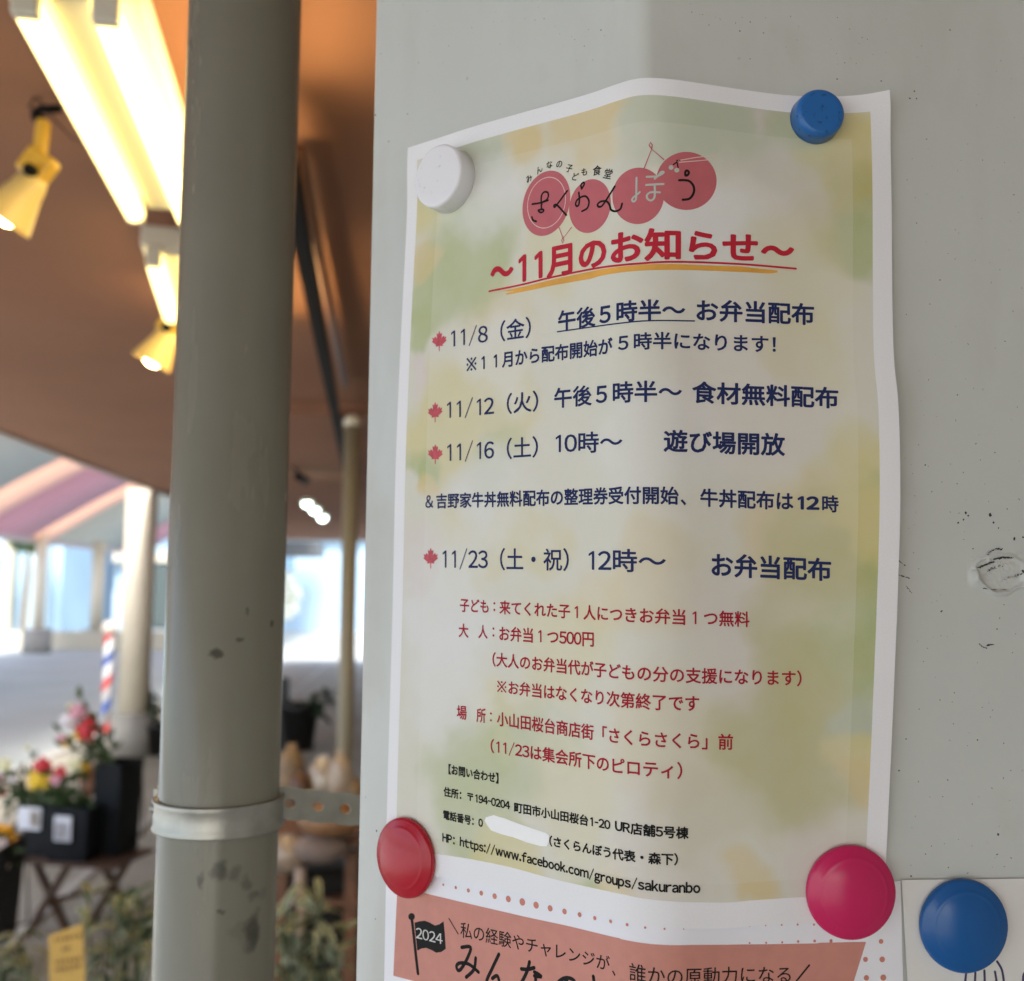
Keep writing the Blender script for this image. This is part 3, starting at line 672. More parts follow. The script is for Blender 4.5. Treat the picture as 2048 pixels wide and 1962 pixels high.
text('（11/23は集会所下のピロティ）', ('D3', 515, -12, 100), ('D4', 645, 172, 308), CRIM, P, W2)
W3 = .034
text('【お問い合わせ】', ('D3', 185, 186, 268), ('D3', 578, 258, 344), INK, P, W3)
text('住所：〒194-0204', ('D3', 147, 362, 440), ('D3', 668, 472, 552), INK, P, W3)
text('町田市小山田桜台1-20', ('D3', 700, 482, 568), ('D3', 1455, 622, 710), INK, P, W3)
text('UR店舗5号棟', ('D4', 118, 622, 716), ('D4', 695, 680, 778), INK, P, W3)
text('電話番号：0', ('D3', 143, 545, 620), ('D3', 455, 612, 690), INK, P, W3)
text('（さくらんぼう代表・森下）', ('D3', 975, 745, 832), ('D4', 612, 885, 984), INK, P, W3)
text('HP：https://www.facebook.com/groups/sakuranbo', ('D3', 137, 722, 795), ('D4', 787, 1112, 1200), INK, P, .036, ref='HPh')
WHP = mat('white_cover_strip', (.88, .88, .88), .5)
poly('white_cover_strip', [('D3', x, y) for x, y in ((478, 606), (540, 588), (620, 612), (720, 650), (860, 698), (950, 728), (975, 748), (972, 800), (958, 832), (910, 832), (800, 802), (690, 762), (590, 735), (520, 708), (488, 668), (470, 632))], WHP, P, off=.13)
leafT = [(0, 1), (.09, .80), (.2, .86), (.17, .55), (.33, .68), (.37, .56), (.52, .60), (.46, .42), (.55, .36), (.24, .12), (.27, .02), (.04, .05), (.03, -.28)]
def maple(c, x0, x1, y0, y1):
    pts = [(a, b) for a, b in leafT]+[(-a, b) for a, b in leafT[::-1][:-1]]
    cx = (x0+x1)/2; w_ = (x1-x0)/1.1; ym = -.28
    sl = -.10 if y0 < 900 and c != 'C5' else 0
    poly('maple_leaf_print', [(c, cx+a*w_, y1-(b-ym)/1.28*(y1-y0)+a*w_*sl) for a, b in pts], LEAF, P, off=.08)
maple('C3', 250, 368, 320, 480); maple('C3', 218, 335, 877, 1037); maple('C5', 218, 337, 150, 307); maple('C5', 183, 300, 962, 1125)

# ================================================================== LOWER POSTER
low = thing('poster', 'lower white poster with salmon banner and dots, its top hidden under the event notice', 'poster', (0, 0, 0))
def qsheet(TL, TR, BR, BL, lift):
    q = [inv(*p, lift) for p in (TL, TR, BR, BL)]
    return lambda s, t: tuple((1-t)*((1-s)*q[0][j]+s*q[1][j])+t*((1-s)*q[3][j]+s*q[2][j]) for j in (0, 1))
lowm = mat('white_paper', (.80, .80, .85), .55, var=.01, vscale=40, bump=.0008, bscale=14)
tl = inv(773, 1700, lift2); tr = inv(1801, 1762, lift2); bl = inv(764, 1990, lift2)
vt = max(tl[1], tr[1])
fnl = lambda s, t: (tl[0]+(tr[0]-tl[0])*s, (tl[1]+(tr[1]-tl[1])*s)-t*120)
sheet('paper', fnl, lift2, lowm, low, 110, 60)
SAL = mat('salmon_print', (.56, .235, .185), .6, var=.04, vscale=200)
def E1(*a): return [('E1', x, y) for x, y in a]
poly('salmon_banner', [('E1', 215, 140), ('E1', 400, 175), ('E1', 820, 275), ('E1', 1240, 372), ('E1', 1600, 450), ('E1', 1960, 535), ('E2', 160, 540), ('E2', 300, 567), ('E2', 400, 580), ('E2', 520, 588), ('E2', 700, 587), ('E2', 1000, 586), ('E2', 1300, 582), ('E2', 1700, 575), ('E3', 0, 1083), ('E3', 443, 1074), ('E3', 325, 1451), ('E3', 270, 1600), ('E2', 1300, 1010), ('E2', 500, 1010), ('E1', 1900, 1150), ('E1', 1200, 1080), ('E1', 600, 940), ('E1', 183, 828)], SAL, low, lift2, .05)
DOTM = mat('salmon_dot_print', (.56, .20, .15), .6)
def dot(c, x, y, r):
    cu_, cv_ = inv(*K(c, x, y), lift2); R_ = r*.18/3.92 if c != 'E3' else r*.18/4.804; bm = bmesh.new()
    bm.faces.new([bm.verts.new((cu_+R_*math.cos(k*math.pi/6), cv_+R_*math.sin(k*math.pi/6), 0)) for k in range(12)])
    uvmesh('printed_dot', bm, DOTM, low, lift2, .07)
for x, y, r in ((485, 92, 6), (575, 115, 11), (673, 137, 14), (772, 160, 17), (873, 181, 20), (978, 205, 23), (1085, 227, 26), (1195, 250, 29), (1303, 275, 27), (1413, 300, 24), (1526, 325, 22), (1644, 350, 19), (1763, 377, 16), (1887, 402, 14)): dot('E1', x, y, r)
for x, y, r in ((213, 428, 12), (354, 451, 9), (506, 461, 8), (655, 462, 5), (1172, 440, 5), (1299, 434, 6), (1424, 430, 7), (1549, 427, 8), (1677, 428, 8), (1172, 572, 7), (1302, 570, 8), (1428, 566, 8), (1553, 560, 10), (1682, 556, 11), (1811, 554, 12)): dot('E2', x, y, r)
for x, y, r in ((586, 1070, 22), (436, 1243, 23), (597, 1243, 26), (445, 1420, 25), (607, 1418, 28), (105, 1070, 14)): dot('E3', x, y, r)
strokes('flag_print', 'E1', [[(328, 375), (345, 520), (362, 680), (377, 810)]], 1.5, INK, low, lift2, .08)
ellipse('flag_print', 'E1', 327, 365, 26, 28, 0, INK, low, lift2, .085, 20)
poly('flag_print', E1((350, 412), (390, 402), (430, 397), (470, 412), (510, 435), (545, 425), (578, 402), (588, 500), (595, 618), (560, 642), (520, 648), (480, 625), (440, 610), (405, 615), (372, 632), (360, 520)), INK, low, lift2, .09)
text('2024', ('E1', 362, 448, 533), ('E1', 570, 500, 583), mat('pale_print', (.62, .60, .58), .5), low, .006, lift2, .13)
text('私の経験やチャレンジが', ('E1', 710, 402, 528), ('E1', 1882, 676, 800), INK, low, .006, lift2, .11)
text('、', ('E1', 1900, 785, 828), ('E1', 1926, 790, 832), INK, low, .01, lift2, .11)
text('誰かの原動力になる', ('E2', 230, 723, 866), ('E2', 1495, 752, 884), INK, low, .006, lift2, .11)
strokes('slash_print', 'E1', [[(620, 380), (692, 500)]], .5, INK, low, lift2, .11, False)
strokes('slash_print', 'E2', [[(1640, 745), (1540, 868)]], .6, INK, low, lift2, .11, False)
strokes('brush_lettering', 'E1', [[(720, 606), (790, 605), (765, 690), (715, 775), (690, 785), (680, 750), (710, 728), (780, 740), (852, 800)], [(830, 690), (815, 780), (755, 840)], [(1012, 660), (960, 770), (915, 880), (960, 930)], [(960, 850), (1000, 830), (1025, 900), (1090, 950), (1115, 900)], [(1188, 775), (1240, 778), (1288, 765)], [(1252, 720), (1230, 800), (1180, 900)], [(1290, 800), (1320, 815), (1342, 835), (1290, 830)], [(1300, 850), (1300, 940)], [(1545, 860), (1490, 960)], [(1460, 960), (1480, 880), (1540, 845), (1600, 865), (1620, 930)], [(1752, 835), (1758, 880)]], 1.35, INK, low, lift2, .11)
# note sheet at the right
note = thing('note_sheet', 'plain white note with dark pen strokes under the lower right blue magnet', 'note', (0, 0, 0))
n0 = inv(*K('E3', 785, 480), lift3); n1 = inv(*K('E3', 2100, 471), lift3); n2_ = inv(*K('E3', 840, 1451), lift3)
fnn = lambda s, t: (n0[0]+(n2_[0]-n0[0])*t*1.6+(n1[0]-n0[0])*s*1.7, n0[1]+(n2_[1]-n0[1])*t*1.6+(n1[1]-n0[1])*s)
sheet('paper', fnn, lift3, mat('note_paper', (.72, .71, .68), .6, var=.01, vscale=60), note, 50, 50)
PEN = mat('indigo_pen', (.04, .03, .10), .5)
strokes('pen_stroke', 'E3', [[(1405, 1360), (1395, 1451), (1392, 1550)], [(1492, 1370), (1488, 1451), (1490, 1550)], [(1578, 1350), (1582, 1451), (1590, 1550)], [(1680, 1360), (1690, 1420), (1705, 1540)], [(1700, 1262), (1745, 1340), (1765, 1451), (1775, 1550)], [(2000, 1340), (1960, 1380), (1950, 1430), (1958, 1480)]], .8, PEN, note, lift3, .08)

# ================================================================== MAGNETS
def plastic(name, col, rough=.22):
    m = mat(name, col, rough*1.2, spec=.4, bump=.00005, bscale=60)
    return ramp_mul(m, [(700, .66, .74, tuple(c*.45+.03 for c in col), 3, .5)])
def magnet(name, label, px, py, lift, prof, m, base, n=64, group=None):
    h = prof[-1][1]
    u, v = inv(px, py, lambda a, b: base+h*.75)
    o = thing(name, label, 'magnet', S(u, v, base), 0, group)
    nn = nrm(u); q = nn.to_track_quat('Z', 'Y').to_matrix()
    mb = MB().lathe([(r/1000, z/1000) for r, z in prof], q, (0, 0, 0), n)
    return o, mb, q
def rprof(r, h, f, rb=None, k=8):     # flat disc, rounded shoulder
    rb = rb or r; p = [(0, 0), (rb-.4, 0), (rb, .4)]
    p += [(r-f+f*math.cos(a), h-f+f*math.sin(a)) for a in [i*math.pi/2/k for i in range(k+1)]]
    p += [(r*.6, h), (r*.3, h), (0, h)]; return p
o, mb, q = magnet('round_magnet', 'glossy white drum magnet holding the top left corner of the notice', 881, 354, lift1, rprof(13.0, 8.6, 1.2, 13.4), None, -.9)
mb.build('magnet_body', plastic('white_plastic', (.80, .80, .84), .18), o, True, world=False)
o, mb, q = magnet('round_magnet', 'small scuffed blue drum magnet at the top right corner of the notice', 1640, 227, lift1, rprof(8.9, 7.0, 2.0, 9.3), None, -.9)
bl_ = spots(plastic('scuffed_blue_plastic', (.022, .14, .42), .25), [((.001*x, .0, .001*z), r*.001, .8) for x, z, r in ((-5, 6, .5), (-4, 3, .5), (-5.5, 1, .4), (3, 5, .6), (4.5, -2, .9), (4, -4, .8), (-1, -4, .5), (2.5, -2.5, .6), (0, 2, .5), (-3, -1, .4), (6, 1, .6), (1, -5.5, .4))], dist=.004, nscale=500, col=(.012, .04, .08))
ramp_mul(bl_, [(520, .60, .68, (.012, .045, .10), 4, .7)])
mb.build('magnet_body', bl_, o, True, world=False)
def dprof(r, rim, h, k=36):
    p = [(0, 0), (r-1.2, 0), (r-.25, .5), (r, 1.3), (r-.15, rim), (r-.6, rim+.45)]
    R_ = r-.9
    for i in range(1, k+1):
        a = i/k; rr = R_*(1-a); p.append((rr, rim+.5+(h-rim-.5)*(1-(rr/R_)**2.2)+.14*math.exp(-((rr/R_-.8)/.035)**2)))
    return p
for lab, px, py, col, base in (('dark red domed magnet on the left edge of the notice, lowest on the left', 799.5, 1718, (.42, .012, .026), -.7), ('large pink domed magnet at the lower right corner of the notice', 1709, 1789.5, (.56, .020, .11), -.7), ('deep blue domed magnet holding the plain note at the lower right', 1936.5, 1857, (.012, .10, .32), -1.0)):
    o, mb, q = magnet('domed_magnet', lab, px, py, lift1, dprof(15.6, 2.4, 6.2), None, base, group='domed office magnets')
    mb.build('magnet_body', plastic('domed_plastic', col, .2), o, True, world=False)
C_ = 0
# ================================================================== WATER PIPE AND CLAMP
pp = at(453, 1177, .553)
M['pipe'] = mat('pipe_paint', (.222, .218, .178), .22, spec=.3, var=.04, vscale=18, bump=.00002, bscale=160)
R0 = .0302
def onpipe(px, py):
    d = ray(px, py); dx, dy = d.x, d.y; a = dx*dx+dy*dy; b = -(dx*pp.x+dy*pp.y); c = pp.x**2+pp.y**2-R0*R0
    s = (-b-math.sqrt(max(b*b-a*c, 0)))/a; return EYE+d*s
def onp(px, py): return tuple(onpipe(px, py))
spots(M['pipe'], [(onp(432, 1307), .0036, .95), (onp(484, 1279), .0028, .8), (onp(541, 1246), .0028, .8), (onp(492, 1226), .0018, .6), (onp(440, 1740), .0050, .75), (onp(428, 1752), .0034, .6), (onp(470, 1752), .0045, .5), (onp(492, 1772), .004, .5), (onp(508, 1795), .004, .45), (onp(516, 1825), .0035, .35),
    (onp(398, 1762), .0028, .8), (onp(404, 1750), .0022, .5), (onp(505, 1862), .0062, .85), (onp(500, 1885), .0052, .7), (onp(510, 1840), .004, .7), (onp(478, 1868), .006, .22), (onp(446, 1822), .0018, .7), (onp(522, 1785), .005, .2)], dist=.013, nscale=85, col=(.07, .072, .058))
wear(M['pipe'], 45, .15, .30, 1, .18)
pipe = thing('steel_pipe', 'cream painted round steel pipe standing left of the column with dark scuffs low down', 'pipe', (pp.x, pp.y, 0))
MB().tube((pp.x, pp.y, 0), (pp.x, pp.y, 2.5), R0, n=128).build('pipe_shaft', M['pipe'], pipe, True)
cz = onpipe(435, 1647).z
M['galv'] = mat('galvanised_steel', (.36, .36, .33), .38, metal=.7, var=.18, vscale=60, bump=.00015, bscale=220)
clamp = thing('pipe_clamp', 'galvanised band clamp strapped round the cream pipe with a perforated strip to the right', 'clamp', (pp.x, pp.y, cz))
ph = .0077
prof = [(R0+.0004, -ph), (R0+.0026, -ph), (R0+.0030, -ph+.0008), (R0+.0020, -ph+.003), (R0+.0020, ph-.003), (R0+.0030, ph-.0008), (R0+.0026, ph), (R0+.0004, ph)]
mb = MB().lathe(prof, None, (pp.x, pp.y, cz), 96); mb.build('clamp_band', M['galv'], clamp, True)
# bolt lugs on the hidden left side and perforated strip to the right
lug = Vector((-.96, .28, 0))
for k in (0, 1):
    MB().box(Vector((pp.x, pp.y, cz))+lug*(R0+.0045)+Vector((0, .006*k, 0)), (.008, .0022, .019)).build('clamp_lug', M['galv'], clamp, bevel=.0006)
b0 = Vector((pp.x, pp.y, cz))+lug*(R0+.006)
MB().tube(b0+Vector((0, -.008, 0)), b0+Vector((0, .014, 0)), .0022, n=12).build('clamp_bolt', M['galv'], clamp, True)
# strip with real holes, from the pipe to behind the column
s0 = Vector((pp.x+R0*.92, pp.y+.006, cz+.0035)); s1 = at(850, 1634, .60); sdir = (s1-s0); SL = sdir.length; sdir.normalize(); sn = sdir.cross(Vector((0, 0, 1))).normalized()
bm = bmesh.new(); hw = .0085; pitch = .0155; nh = int(SL/pitch)
for i in range(nh):
    x0, x1 = i*pitch, (i+1)*pitch; cx = (x0+x1)/2; kk = 16; r_ = .0032
    outer = []; innr = []
    for j in range(kk):
        t = 2*math.pi*j/kk; c_, s_ = math.cos(t), math.sin(t); sc_ = min((pitch/2)/max(abs(c_), 1e-6), hw/max(abs(s_), 1e-6))
        outer.append(bm.verts.new((cx+c_*sc_, 0, s_*sc_))); innr.append(bm.verts.new((cx+c_*r_, 0, s_*r_*.8)))
    for j in range(kk): bm.faces.new((outer[j], outer[(j+1) % kk], innr[(j+1) % kk], innr[j]))
bmesh.ops.remove_doubles(bm, verts=bm.verts[:], dist=1e-5)
RM = Matrix((sdir, sn, Vector((0, 0, 1)))).transposed()
for v in bm.verts: v.co = RM @ v.co+s0
me = bpy.data.meshes.new('perforated_strip'); bm.to_mesh(me); bm.free(); me.materials.append(mat('dull_zinc', (.34, .34, .31), .45, metal=.6, var=.15, vscale=80))
o = bpy.data.objects.new('perforated_strip', me); C.objects.link(o); o.parent = clamp; o.matrix_parent_inverse = pinv(clamp)
so = o.modifiers.new('thickness', 'SOLIDIFY'); so.thickness = .0016; so.offset = 0

# ================================================================== CEILING LIGHTS
TUBE = mat('lit_tube', (.9, .9, .8), .4, emit=(1.0, .74, .24), estr=1.2); TUBE2 = mat('bright_lit_tube', (.9, .9, .8), .4, emit=(1.0, .70, .32), estr=6.5)
HOUS = mat('lamp_housing', (.75, .72, .60), .35)
def fluoro(name, label, far, near, ztube, group, wd=.17, TB=None):
    fa = atz(*far, ztube) if len(far) == 2 else Vector(far); ne = atz(*near, ztube) if len(near) == 2 else Vector(near)
    t = thing(name, label, 'light fitting', ((fa+ne)/2), 0, group)
    d = (fa-ne).normalized(); s_ = d.cross(Vector((0, 0, 1))).normalized()
    Lh = (fa-ne).length
    Mx = Matrix((s_, d, Vector((0, 0, 1)))).transposed()
    c = (fa+ne)/2
    MB().box(c+Vector((0, 0, .058)), (wd*.95, Lh*.99, .05), Mx).build('housing', HOUS, t, bevel=.006)
    MB().box(c+Vector((0, 0, .026)), (wd*.30, Lh*.98, .02), Mx).build('tube_divider', HOUS, t, bevel=.005)
    for k in (-1, 1):
        MB().tube(ne+s_*k*wd*.27+d*.025, fa+s_*k*wd*.27-d*.025, .020, n=20).build('lamp_tube', TB or TUBE, t, True)
        for e, dd in ((ne, 1), (fa, -1)):
            MB().box(e+s_*k*wd*.27+d*dd*.012+Vector((0, 0, .008)), (.034, .022, .048), Mx).build('lamp_socket', HOUS, t, bevel=.003)
    return t
fluoro('fluorescent_light', 'nearer twin tube fluorescent light glowing yellow under the orange ceiling', (325, 438), (128, 8), 2.37, 'twin tube ceiling lights', .19)
fluoro('fluorescent_light', 'further fluorescent light seen just left of the cream pipe', (372, 640), (342, 520), 2.37, 'twin tube ceiling lights', .15)
fluoro('fluorescent_light', 'near twin tube fluorescent light of the second row, behind the cream pipe', (480, 400), (492, 60), 2.37, 'twin tube ceiling lights', .09, TUBE2)
fluoro('fluorescent_light', 'further twin tube fluorescent light of the second row, behind the cream pipe', (500, 700), (480, 560), 2.37, 'twin tube ceiling lights', .10, TUBE2)
# clip-on yellow spotlights
YEL_ = mat('yellow_lamp_paint', (.75, .45, .06), .35); YLP = mat('cream_lamp_shade', (.66, .50, .20), .4); BULB = mat('lit_bulb', (1, .9, .6), .4, emit=(1, .66, .26), estr=22)
def spotlight(label, Y, hook, neck, mouth, sc_, group):
    h = at(*hook, Y); n_ = at(*neck, Y); mo = at(*mouth, Y)
    t = thing('clip_spotlight', label, 'spotlight', h, 0, group)
    MB().path([h+Vector((.03, 0, .022)), h+Vector((-.01, 0, .02)), h+Vector((-.02, 0, .005)), h], .012*sc_).build('hanging_clip', M['black'], t, True)
    MB().bar(h, n_+(h-n_)*.2, .034*sc_, .03*sc_).build('arm', YEL_, t, bevel=.005)
    MB().box(n_+(h-n_)*.18, (.085*sc_, .05*sc_, .075*sc_), Matrix.Rotation(.6, 3, 'Y')).build('clip_body', YEL_, t, bevel=.008)
    MB().tube(n_+Vector((0, -.05*sc_, 0)), n_+Vector((0, -.02*sc_, 0)), .016*sc_, n=16).build('knob', M['black'], t, True)
    d = (mo-n_); L_ = d.length; dn = d.normalized(); q = dn.to_track_quat('Z', 'Y').to_matrix()
    MB().lathe([(0, 0), (.03*sc_, .0), (.04*sc_, L_*.15), (.045*sc_, L_*.35), (.072*sc_, L_*.95), (.075*sc_, L_), (.071*sc_, L_), (.040*sc_, L_*.4), (0, L_*.35)], q, n_, 28).build('lamp_shade', YLP, t, True)
    MB().ball(n_+dn*L_*.78, .042*sc_).build('bulb', BULB, t, True)
    MB().path([h+Vector((-.01, .01, .01)), h+Vector((-.035, .01, .03)), h+Vector((-.02, .01, .05)), h+Vector((.0, .01, .02)), h+Vector((.05, .01, -.03)), h+Vector((.12, .01, -.05)), h+Vector((.2, .0, .02))], .004*sc_, 6).build('cord', mat('cord', (.12, .06, .04), .6), t, True)
spotlight('yellow clip spotlight hanging at the left edge of the picture', 1.86, (88, 240), (74, 352), (6, 442), .70, 'yellow clip spotlights')
spotlight('yellow clip spotlight hanging beside the cream pipe', 3.0, (352, 608), (340, 660), (302, 726), .80, 'yellow clip spotlights')
# conduit, pipe along the ceiling
m = MB(); m.bar(atz(560, 250, 2.40), atz(706, 1010, 2.40), .036, .05); tag(m.build('cable_tray', M['black']), 'long black cable tray running along the ceiling behind the pipe', 'cable tray')
m = MB(); m.tube(atz(596, 300, 2.47), atz(690, 770, 2.47), .014, n=12); tag(m.build('ceiling_conduit', M['brownpipe'], None, True), 'thin brown conduit on the ceiling beside the black cable tray', 'conduit')
DL = mat('lit_downlight', (.9, 1, .95), .4, emit=(.75, 1, .9), estr=4.5)
for (x, y), nm in (((614, 1006), 'furthest of the three small round downlights on the ceiling'), ((629, 1019), 'middle of the three small round downlights on the ceiling'), ((645, 1034), 'brightest, lowest of the three small round downlights on the ceiling')):
    c = at(x, y, 8.5); t = thing('downlight', nm, 'downlight', c, 0, 'round downlights')
    MB().lathe([(0, .01), (.035, .01), (.05, 0), (.05, .03), (0, .03)], Matrix.Rotation(-math.pi/2*.0, 3, 'X'), c, 20).build('rim', HOUS, t, True)
    MB().ball(c, .036).build('lamp_globe', DL, t, True)
# brackets hanging between the ducts
for x, y in ((588, 930), (604, 957)):
    c = at(x, y, 8); m = MB(); m.box(c, (.06, .3, .06), Matrix.Rotation(.6, 3, 'Y')); tag(m.build('ceiling_bracket', M['black'], None, bevel=.005), 'small black bracket under the dark ceiling, ' + ('upper one' if x < 600 else 'lower one'), 'bracket', 'ceiling brackets')
m = MB()
for k in range(5): m.box(ax(-.05+k*.35, 13, 2.45), (.10, 15, .10), AR)
m.build('ceiling_joist', M['ceil']); struct(bpy.data.objects['ceiling_joist'])

# ================================================================== ARCADE COLUMNS
COLM = mat('cream_column_paint', (.62, .56, .45), .5, var=.05, vscale=2); CONC = mat('concrete', (.26, .25, .23), .85, var=.15, vscale=5)
def acol(label, px, py, r, h, rb, hb, group='round columns of the arcade', pm_=None):
    c = atz(px, py, 0); t = thing('arcade_column', label, 'column', (c.x, c.y, 0), 0, group)
    MB().tube((c.x, c.y, hb), (c.x, c.y, h), r, n=40).build('column_shaft', pm_ or COLM, t, True)
    if hb > 0: MB().tube((c.x, c.y, 0), (c.x, c.y, hb), rb, n=40).build('concrete_base', CONC, t, True)
    return c
cc = acol('thick cream round column on a concrete base, holding the ceiling edge', 263, 1512, .143, 2.5, .19, .40)
acol('slender column on a concrete base far out under the striped canopy', 73, 1306, .125, 3.05, .32, .55)
acol('far pale square-looking column just left of the thick cream column', 190, 1295, .16, 2.7, .35, .45)
c = atz(688, 1600, 0)
c = at(697, 1177, 4.2); t = thing('side_post', 'thin olive painted post beside the edge of the notice column', 'post', (c.x, c.y, 0))
MB().tube((c.x, c.y, 0), (c.x, c.y, 2.26), .032, n=24).build('post_shaft', mat('olive_post_paint', (.27, .245, .18), .5), t, True)
MB().ball((c.x, c.y, 2.26), .036).build('post_cap', HOUS, t, True)

# ================================================================== STRIPED CANOPY
can = thing('striped_canopy', 'arched canopy of grey white, pink and peach stripes beyond the arcade ceiling', 'canopy', ax(-6, 20, 2.6))
def canp(d0, d1, m, nm='canopy_panel', thick=.02):
    mb = MB(); V = []; F = []; ns = 14
    for i in range(ns+1):
        t = i/ns; a = -8.9+6.1*t; z = 2.62+2.35*math.sin(min(1, t*1.05)*math.pi*.5)
        for d in (d0, (d0+d1)/2, d1): V.append(ax(a, d, z))
        for d in (d0, (d0+d1)/2, d1): V.append(ax(a, d, z+thick))
    for i in range(ns):
        for k in (0, 1):
            A = i*6+k; F.append((A, A+1, A+7, A+6)); A += 3; F.append((A, A+6, A+7, A+1))
        A = i*6; F.append((A, A+6, A+9, A+3)); F.append((A+2, A+5, A+11, A+8))
    mb.add(V, F); return mb.build(nm, m, can, True)
def cmat(nm, col, tr):
    m = mat(nm, col, .6); N_ = m.node_tree.nodes; L_ = m.node_tree.links
    tb = N_.new('ShaderNodeBsdfTranslucent'); tb.inputs[0].default_value = (*col, 1); mx = N_.new('ShaderNodeMixShader'); mx.inputs[0].default_value = tr
    L_.new(N_['Principled BSDF'].outputs[0], mx.inputs[1]); L_.new(tb.outputs[0], mx.inputs[2]); L_.new(mx.outputs[0], N_['Material Output'].inputs[0]); return m
CW = cmat('grey_white_canopy', (.50, .51, .48), .4); CP = cmat('pink_canopy', (.56, .37, .42), .42); CPE = cmat('peach_canopy', (.80, .60, .50), .62)
d = 4.4
for wdt, mm in ((1.0, CPE), (2.6, CW), (3.6, CW), (.9, CPE), (2.6, CP), (5.2, CW), (1.6, CPE), (3.2, CP), (1.4, CPE), (6.0, CW), (3.0, CP)):
    canp(d, d+wdt-.02, mm); d += wdt
m = MB(); m.box(ax(-8.9, 20.5, 2.62), (.16, 33, .13), AR); m.build('edge_beam', mat('beam_paint', (.45, .36, .36), .5), can)

# ================================================================== BEYOND THE ARCADE
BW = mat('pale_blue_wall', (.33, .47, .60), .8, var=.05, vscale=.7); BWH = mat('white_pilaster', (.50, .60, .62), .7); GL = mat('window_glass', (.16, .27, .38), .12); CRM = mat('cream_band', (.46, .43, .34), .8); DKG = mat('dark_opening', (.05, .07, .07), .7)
def building(label, a0, a1, d0, h, wins, pil, band=None):
    t = thing('shop_building', label, 'building', ax((a0+a1)/2, d0+3, 0), 0)
    MB().box(ax((a0+a1)/2, d0+3, h/2), (a1-a0, 6, h), AR).build('wall', BW, t)
    MB().box(ax((a0+a1)/2, d0+2.9, h+.1), (a1-a0+.4, 6.4, .2), AR).build('roof', CRM, t)
    for a, z, w_, hh in wins:
        f = MB().box(ax(a, d0-.03, z), (w_, .10, hh), AR).build('window', BWH, t)
        g = MB().box(ax(a, d0-.09, z), (w_*.86, .02, hh*.88), AR).build('pane', GL, f); g.matrix_parent_inverse = Matrix.Identity(4)
    for a, w_, m_ in pil: MB().box(ax(a, d0-.25, h*.42), (w_, .4, h*.84), AR).build('pilaster', m_, t)
    if band: MB().box(ax((a0+a1)/2, d0-.2, band), ((a1-a0), .5, .35), AR).build('band', CRM, t)
    return t
building('pale blue shop block with broad white pilasters behind the striped canopy', -26, -11.6, 36, 8, [(a, 1.5, 1.3, 2.2) for a in (-23, -20, -17.2, -13.9)], [(-15.3, 1.0, BWH), (-18.8, 1.0, BWH), (-12.3, .7, BWH), (-13.2, .3, CRM), (-22, 1, BWH)], 3.9)
building('pale blue block with a window grid seen between the thick column and the pipe', -11, -8.2, 40, 12, [(a, z, .9, 1.3) for a in (-10.4, -9.3) for z in (3.6, 5.4, 7.2)], [], 2.6)
building('blue fronted block seen through the gap between the pipe and the column', -7.9, 4, 38, 12, [(-4.6, 2.5, .9, .8)], [(-6.3, .25, CRM), (-7.3, .5, BWH)], 3.6)
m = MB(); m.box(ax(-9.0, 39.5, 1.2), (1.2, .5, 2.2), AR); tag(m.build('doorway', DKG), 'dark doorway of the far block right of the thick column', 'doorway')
m = MB(); m.box(ax(-3.9, 34, 2.75), (1.9, 2.0, .45), AR); tag(m.build('shop_awning', mat('grey_awning', (.10, .11, .12), .7)), 'dark grey awning on the far blue front', 'awning')
LF = [mat('leaf_green', (.055, .105, .03), .5, var=.35, vscale=30), mat('leaf_light', (.17, .26, .09), .5, var=.2, vscale=30)]
def leafcloud(c, d, n, ls, seed=0, fn=None):
    r_ = random.Random(seed); mb = MB()
    for i in range(n):
        while True:
            p = Vector((r_.uniform(-1, 1), r_.uniform(-1, 1), r_.uniform(-1, 1)))
            if fn is None and p.length <= 1 or fn == 'box': break
        p = Vector((p.x*d[0], p.y*d[1], p.z*d[2]))+Vector(c); a = Vector((r_.gauss(0, 1), r_.gauss(0, 1), r_.gauss(0, 1))).normalized(); b = a.orthogonal().normalized()
        mb.add([p-a*ls, p+b*ls*.4, p+a*ls, p-b*ls*.4], [(0, 1, 2, 3)])
    return mb
h = ax(-13.6, 31.5, 0); t = thing('hedge', 'low clipped green hedge far out between two columns', 'hedge', h)
leafcloud(ax(-13.6, 31.5, .32), (.66, .5, .33), 2600, .07, 1, 'box').build('foliage', LF[0], t)
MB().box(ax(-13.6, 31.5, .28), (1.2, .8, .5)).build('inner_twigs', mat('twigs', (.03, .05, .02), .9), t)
for i, (a, dd, hh, rr, lab, lm) in enumerate([(-3.9, 30, 1.9, .75, 'pale blossoming shrub outside the gap right of the pipe', mat('pale_blossom', (.62, .66, .58), .6)), (-5.7, 29, .45, .5, 'low bright green bush at the foot of the far blue front', LF[1]), (-4.2, 27, .42, .6, 'low leafy bush below the pale blossoming shrub', LF[1])]):
    p = ax(a, dd, 0); t = thing('shrub', lab, 'shrub', p)
    leafcloud(ax(a, dd, hh*.62+.1), (rr, rr*.7, hh*.42), 1300, .10, 5+i).build('foliage', lm, t)
    MB().tube(p, ax(a, dd, hh*.5), .04, .02, 8).build('stem', mat('bark', (.12, .08, .05), .9), t)
